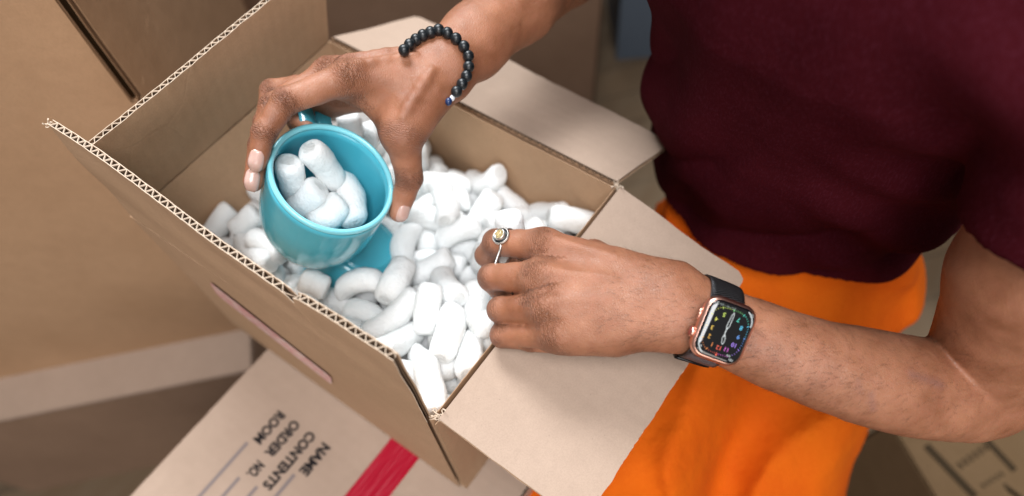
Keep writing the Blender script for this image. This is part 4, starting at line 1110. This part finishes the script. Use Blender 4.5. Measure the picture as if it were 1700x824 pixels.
# fine dark hair on the lower forearm and the back of the hand
hr_ = random.Random(8); Vb = np.empty(len(body.data.vertices) * 3); body.data.vertices.foreach_get('co', Vb); Vb = Vb.reshape(-1, 3)
Nb = np.empty(len(Vb) * 3); body.data.vertices.foreach_get('normal', Nb); Nb = Nb.reshape(-1, 3)
arm_ax = nrm(L_wr - Le); tt = (Vb - Le) @ arm_ax; LL = np.linalg.norm(L_wr - Le); dist = np.linalg.norm((Vb - Le) - tt[:, None] * arm_ax, axis=1)
cand = np.nonzero((tt > .02) & (tt < LL + .045) & (dist < .06) & ((Nb @ nrm(CAM - L_wr)) > -.2))[0]
V_ = []; F_ = []
def one_hair(p, n, d, ln, w):
    d = nrm(d - n * (d @ n)); sd = np.cross(n, d) ; k0 = len(V_); cu = hr_.uniform(-.6, .6)
    for i in range(4):
        u = i / 3; q = p + n * (.00035 + .0011 * math.sin(u * 2.4)) + d * ln * u + sd * ln * cu * u * u * .6
        ww = w * (1 - .8 * u); V_.append(q - sd * ww / 2); V_.append(q + sd * ww / 2)
    for i in range(3): F_.append((k0 + 2 * i, k0 + 2 * i + 1, k0 + 2 * i + 3, k0 + 2 * i + 2))
for _ in range(2600):
    i = cand[hr_.randrange(len(cand))]; pr = .35 + .65 * math.exp(-((tt[i] - LL * .75) / (LL * .38)) ** 2)
    if hr_.random() > pr: continue
    one_hair(Vb[i], Nb[i], arm_ax * .8 + np.array([hr_.uniform(-.5, .5), hr_.uniform(-.5, .5), hr_.uniform(-.3, .1)]) - Z * .5, hr_.uniform(.003, .0072), .00013)
hm_ = link('arm_hair', mesh('arm_hair', V_, F_), simple('hair', (.025, .012, .008), .5), person); hm_['kind'] = 'stuff'

# ------------------------------------------------------------------ what lies round about, out of focus
FZ = -.76
fl = NT('wood_floor')
br = fl.n('ShaderNodeTexBrick', {'Vector': fl.map(fl.obj(), (1, 1, 1), (0, 0, .7)), 'Scale': 1., 'Brick Width': .9, 'Row Height': .09, 'Mortar Size': .0015, 'Color1': (.15, .10, .06, 1), 'Color2': (.09, .062, .04, 1), 'Mortar': (.03, .025, .02, 1)})
fl.base(fl.mix(fl.ramp(fl.noise(5, 5, .6, fl.map(fl.obj(), (1, 6, 1), (0, 0, .7))), [(.35, 0.), (.7, .6)]), br.outputs[0], (.16, .12, .08))); fl.b.inputs['Roughness'].default_value = .9; fl.b.inputs['Specular IOR Level'].default_value = .1
g_ = 6.
floor = link('floor', mesh('floor', [(-g_, -g_, FZ), (g_, -g_, FZ), (g_, g_, FZ), (-g_, g_, FZ)], [(0, 1, 2, 3)]), fl.m); floor['kind'] = 'structure'

def carton(name, label, corner, d1, d2, l1, l2, z0, z1, mats, flaps=(), gap=.004, seed=0, top=True):
    """closed or flapped box: corner post at corner, sides l1 along d1 and l2 along d2"""
    c_ = np.array([corner[0], corner[1], 0.]); d1 = nrm([*d1, 0]); d2 = nrm([*d2, 0])
    r0 = empty(name, tuple(c_ + d1 * l1 / 2 + d2 * l2 / 2 + Z * z0)); tag(r0, label, 'cardboard box')
    def quad(nm, a_, b_, n_, zz0, zz1, mt_, sd, i0=0., i1=0., wp=.002):
        u_ = nrm(b_ - a_); a2 = a_ + u_ * i0; b2 = b_ - u_ * i1
        return board(nm, a2 + Z * zz0, b2 + Z * zz0, b2 + Z * zz1, a2 + Z * zz1, n_, r0, mt_, seed=sd, warp=0. if nm == 'side' else wp, ragged=.00005 if nm == 'side' else .0004, fluted=False)
    P_ = [c_, c_ + d1 * l1, c_ + d1 * l1 + d2 * l2, c_ + d2 * l2]; N_ = [d2, -d1, -d2, d1]
    for i in range(4):
        quad('side', P_[i], P_[(i + 1) % 4], N_[i], z0, z1, mats[min(i, len(mats) - 1)], seed + i, .0022, .0022, .001)
    if top:
        board('top', P_[0] + Z * z1, P_[1] + Z * z1, P_[2] + Z * z1, P_[3] + Z * z1, (0, 0, -1), r0, mats[-1], seed=seed + 6, warp=.001, fluted=False)
    for i, hgt_ in flaps:
        quad('flap', P_[i], P_[(i + 1) % 4], N_[i], z1, z1 + hgt_, mats[min(i, len(mats) - 1)], seed + 9 + i, gap, gap)
    return r0
bc_ = np.array([.093, .434])
tb_ = carton('tall_cardboard_box', 'large tan open box standing behind the left side, flaps up with a dark gap between', bc_, (-.732, .681), (.681, .732), .60, .50, -.45, -.004, [M_far, M_far, M_far, M_far], flaps=((0, .20), (3, .20)), gap=.0065, seed=20, top=False)
e1 = np.array([-.732, .681, 0]); e2 = np.array([.681, .732, 0]); cB = np.array([.093, .434, 0])
board('slot_shade_board', cB + e1 * .05 + e2 * .012 - Z * .03, cB + e2 * .05 + e1 * .012 - Z * .03, cB + e2 * .05 + e1 * .012 + Z * .19, cB + e1 * .05 + e2 * .012 + Z * .19, e1 + e2, tb_, M_brown, seed=33, fluted=False)  # dark board added behind the slot to stand in for the shade inside
# the box under it: its top shows as a pale strip
q0 = atz(421, 550, -.452)[:2]; q1 = atz(418, 614, -.452)[:2]
fdir = nrm([*(np.array([-.732, .681])), 0])[:2]; ndir = np.array([.681, .732])
cr_ = q1
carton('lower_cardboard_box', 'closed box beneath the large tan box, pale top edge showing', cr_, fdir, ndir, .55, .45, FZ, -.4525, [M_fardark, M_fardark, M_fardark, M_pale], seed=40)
# taped and printed box under the open one
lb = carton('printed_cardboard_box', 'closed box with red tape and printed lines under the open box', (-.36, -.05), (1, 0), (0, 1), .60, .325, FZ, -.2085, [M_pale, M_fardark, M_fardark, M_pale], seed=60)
LZ = -.2085 + .0026 + .0005
mr = NT('red_tape'); mr.base((.36, .0015, .02)); mr.b.inputs['Roughness'].default_value = .4; mr.b.inputs['Specular IOR Level'].default_value = .3
mr.set(mr.b, 'Normal', mr.bump(mr.noise(30, 3, .6, mr.map(mr.obj(), (.3, 3, 1))), .004, .7)); 
V_ = []; F_ = []; N = 60
for i in range(N + 1):
    x_ = -.355 + .59 * i / N
    for j in range(7):
        y_ = .0565 + .0375 * j / 6
        V_.append((x_, y_, LZ + .0004 + .0008 * abs(mnoise.noise(Vector((x_ * 14, y_ * 80, 1))))))
for i in range(N):
    for j in range(6): F_.append((i * 7 + j, (i + 1) * 7 + j, (i + 1) * 7 + j + 1, i * 7 + j + 1))
link('red_tape', mesh('red_tape', V_, F_), mr.m, lb, True)
M_ink = simple('ink', (.018, .016, .018), .9, Specular_IOR_Level=.05); M_ink3 = simple('faded_ink', (.035, .024, .014), .9, Specular_IOR_Level=.02); M_ink2 = simple('ink_grey', (.20, .165, .16), .9, Specular_IOR_Level=.05)
def print_on(par, txt, p, rd, up, size, mat, z, bold=.0):
    me = text_mesh(txt, size); me.materials.clear(); me.materials.append(mat)
    mn = min(v_.co.x for v_ in me.vertices)
    for v_ in me.vertices:
        q = np.array([*p, 0.]) + np.array([*rd, 0.]) * (v_.co.x - mn) + np.array([*up, 0.]) * v_.co.y; v_.co = (q[0], q[1], z)
    return link('printed_word', me, mat, par)
def txt_px(words):
    for txt, (xa, ya), (xb, yb) in words:
        pa = atz(xa, ya, LZ)[:2]; pb = atz(xb, yb, LZ)[:2]; ln = np.linalg.norm(pb - pa)
        rd = np.array([-1., 0.]); up = np.array([0., -1.])
        me = text_mesh(txt, 1., .042); wd = max(v_.co.x for v_ in me.vertices) - min(v_.co.x for v_ in me.vertices)
        sx = ln / wd * (1.25 if len(txt) == 3 else 1.06); me.materials.clear(); me.materials.append(M_ink); mn = min(v_.co.x for v_ in me.vertices)
        for v_ in me.vertices:
            v_.co = (pa[0] + rd[0] * (v_.co.x - mn) * sx, pa[1] + up[1] * v_.co.y * .0155, LZ + .0005)
        link('printed_word', me, None, lb)
cz = lambda x, y: (200 + x / 4.048, 640 + y / 4.048)
txt_px([('ROOM', cz(1085, 185), cz(925, 370)), ('ORDER', cz(1185, 245), cz(1005, 465)), ('NO.', cz(945, 520), cz(880, 590)), ('CONTENTS', cz(1290, 320), cz(990, 665)), ('NAME', cz(1385, 400), cz(1235, 585))])
for (xa, ya), (xb, yb) in ((cz(855, 385), cz(520, 745)), (cz(800, 620), cz(680, 745)), (cz(920, 680), cz(850, 745)), (cz(1170, 600), cz(1030, 745))):
    pa = atz(xa, ya, LZ); xe = -.30; y_ = pa[1]
    link('printed_line', mesh('printed_line', [(pa[0], y_ - .002, LZ + .0004), (pa[0], y_ + .002, LZ + .0004), (xe, y_ + .002, LZ + .0004), (xe, y_ - .002, LZ + .0004)], [(0, 1, 2, 3)]), M_ink2, lb)
# boxes beyond the far wall
c4 = atz(984, 175, FZ)[:2]
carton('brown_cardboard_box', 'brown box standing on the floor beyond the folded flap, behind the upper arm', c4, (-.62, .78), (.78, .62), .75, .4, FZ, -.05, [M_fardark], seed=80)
c5 = atz(1012, 110, FZ)[:2]
M_slate = simple('blue_grey_plastic', (.10, .13, .17), .5)
def crate_box(name, label, c_, d1, d2, l1, l2, z0, z1, mat):
    c_ = np.array([*c_, 0.]); d1 = nrm([*d1, 0]); d2 = nrm([*d2, 0]); r0 = empty(name, tuple(c_ + Z * z0)); tag(r0, label, 'storage box')
    def ringp(i_, z_): return [c_ + d1 * (l1 * a_ + i_ * (1 - 2 * a_)) + d2 * (l2 * b_ + i_ * (1 - 2 * b_)) + Z * z_ for a_, b_ in ((0, 0), (1, 0), (1, 1), (0, 1))]
    link('body', mesh('body', *loft([ringp(.02, z0), ringp(.0, z1 - .04), ringp(-.004, z1 - .038)])), mat, r0)
    link('lid', mesh('lid', *loft([ringp(-.012, z1 - .037), ringp(-.012, z1 - .008), ringp(-.006, z1), ringp(.03, z1 + .002)])), mat, r0)
crate_box('storage_box', 'blue grey storage box on the floor left of the maroon shirt', c5, (.62, -.78), (.78, .62), .5, .4, FZ, -.30, M_slate)
# lower right: a box on the floor with dark print
p6 = [atz(1500, 760, -.52)[:2]]
D6 = nrm(np.cross(Z, atz(1600, 900, -.50) - atz(1478, 700, -.50)))[:2]; D6 = D6 * np.sign(D6 @ (atz(1700, 700, -.5) - atz(1478, 700, -.5))[:2])
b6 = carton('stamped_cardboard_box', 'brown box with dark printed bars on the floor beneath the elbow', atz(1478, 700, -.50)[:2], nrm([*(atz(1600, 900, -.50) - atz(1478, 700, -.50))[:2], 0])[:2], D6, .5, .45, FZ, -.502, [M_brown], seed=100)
BZ = -.502 + .0026 + .0005
def bar6(xa, ya, xb, yb, w, nm='printed_bar'):
    a_ = atz(xa, ya, BZ); b_ = atz(xb, yb, BZ); d_ = nrm(b_ - a_); n_ = np.cross(Z, d_) * w / 2
    link(nm, mesh(nm, [a_ - n_ , b_ - n_, b_ + n_, a_ + n_], [(0, 1, 2, 3)]), M_ink3, b6)
dz = lambda x, y: (1420 + x / 5.025, 660 + y / 5.025)
bar6(*dz(590, 400), *dz(1000, 830), .012); bar6(*dz(1080, 340), *dz(1330, 610), .010)
for k in range(6): bar6(*dz(850 + 42 * k, 545 - 30 * k), *dz(900 + 42 * k, 590 - 30 * k), .005)
for k in range(5): bar6(*dz(1050 + 38 * k, 720 - 24 * k), *dz(1085 + 38 * k, 750 - 24 * k), .004)
for k in range(4): bar6(*dz(1240 + 40 * k, 720 + 30 * k), *dz(1300 + 40 * k, 800 + 30 * k), .005)
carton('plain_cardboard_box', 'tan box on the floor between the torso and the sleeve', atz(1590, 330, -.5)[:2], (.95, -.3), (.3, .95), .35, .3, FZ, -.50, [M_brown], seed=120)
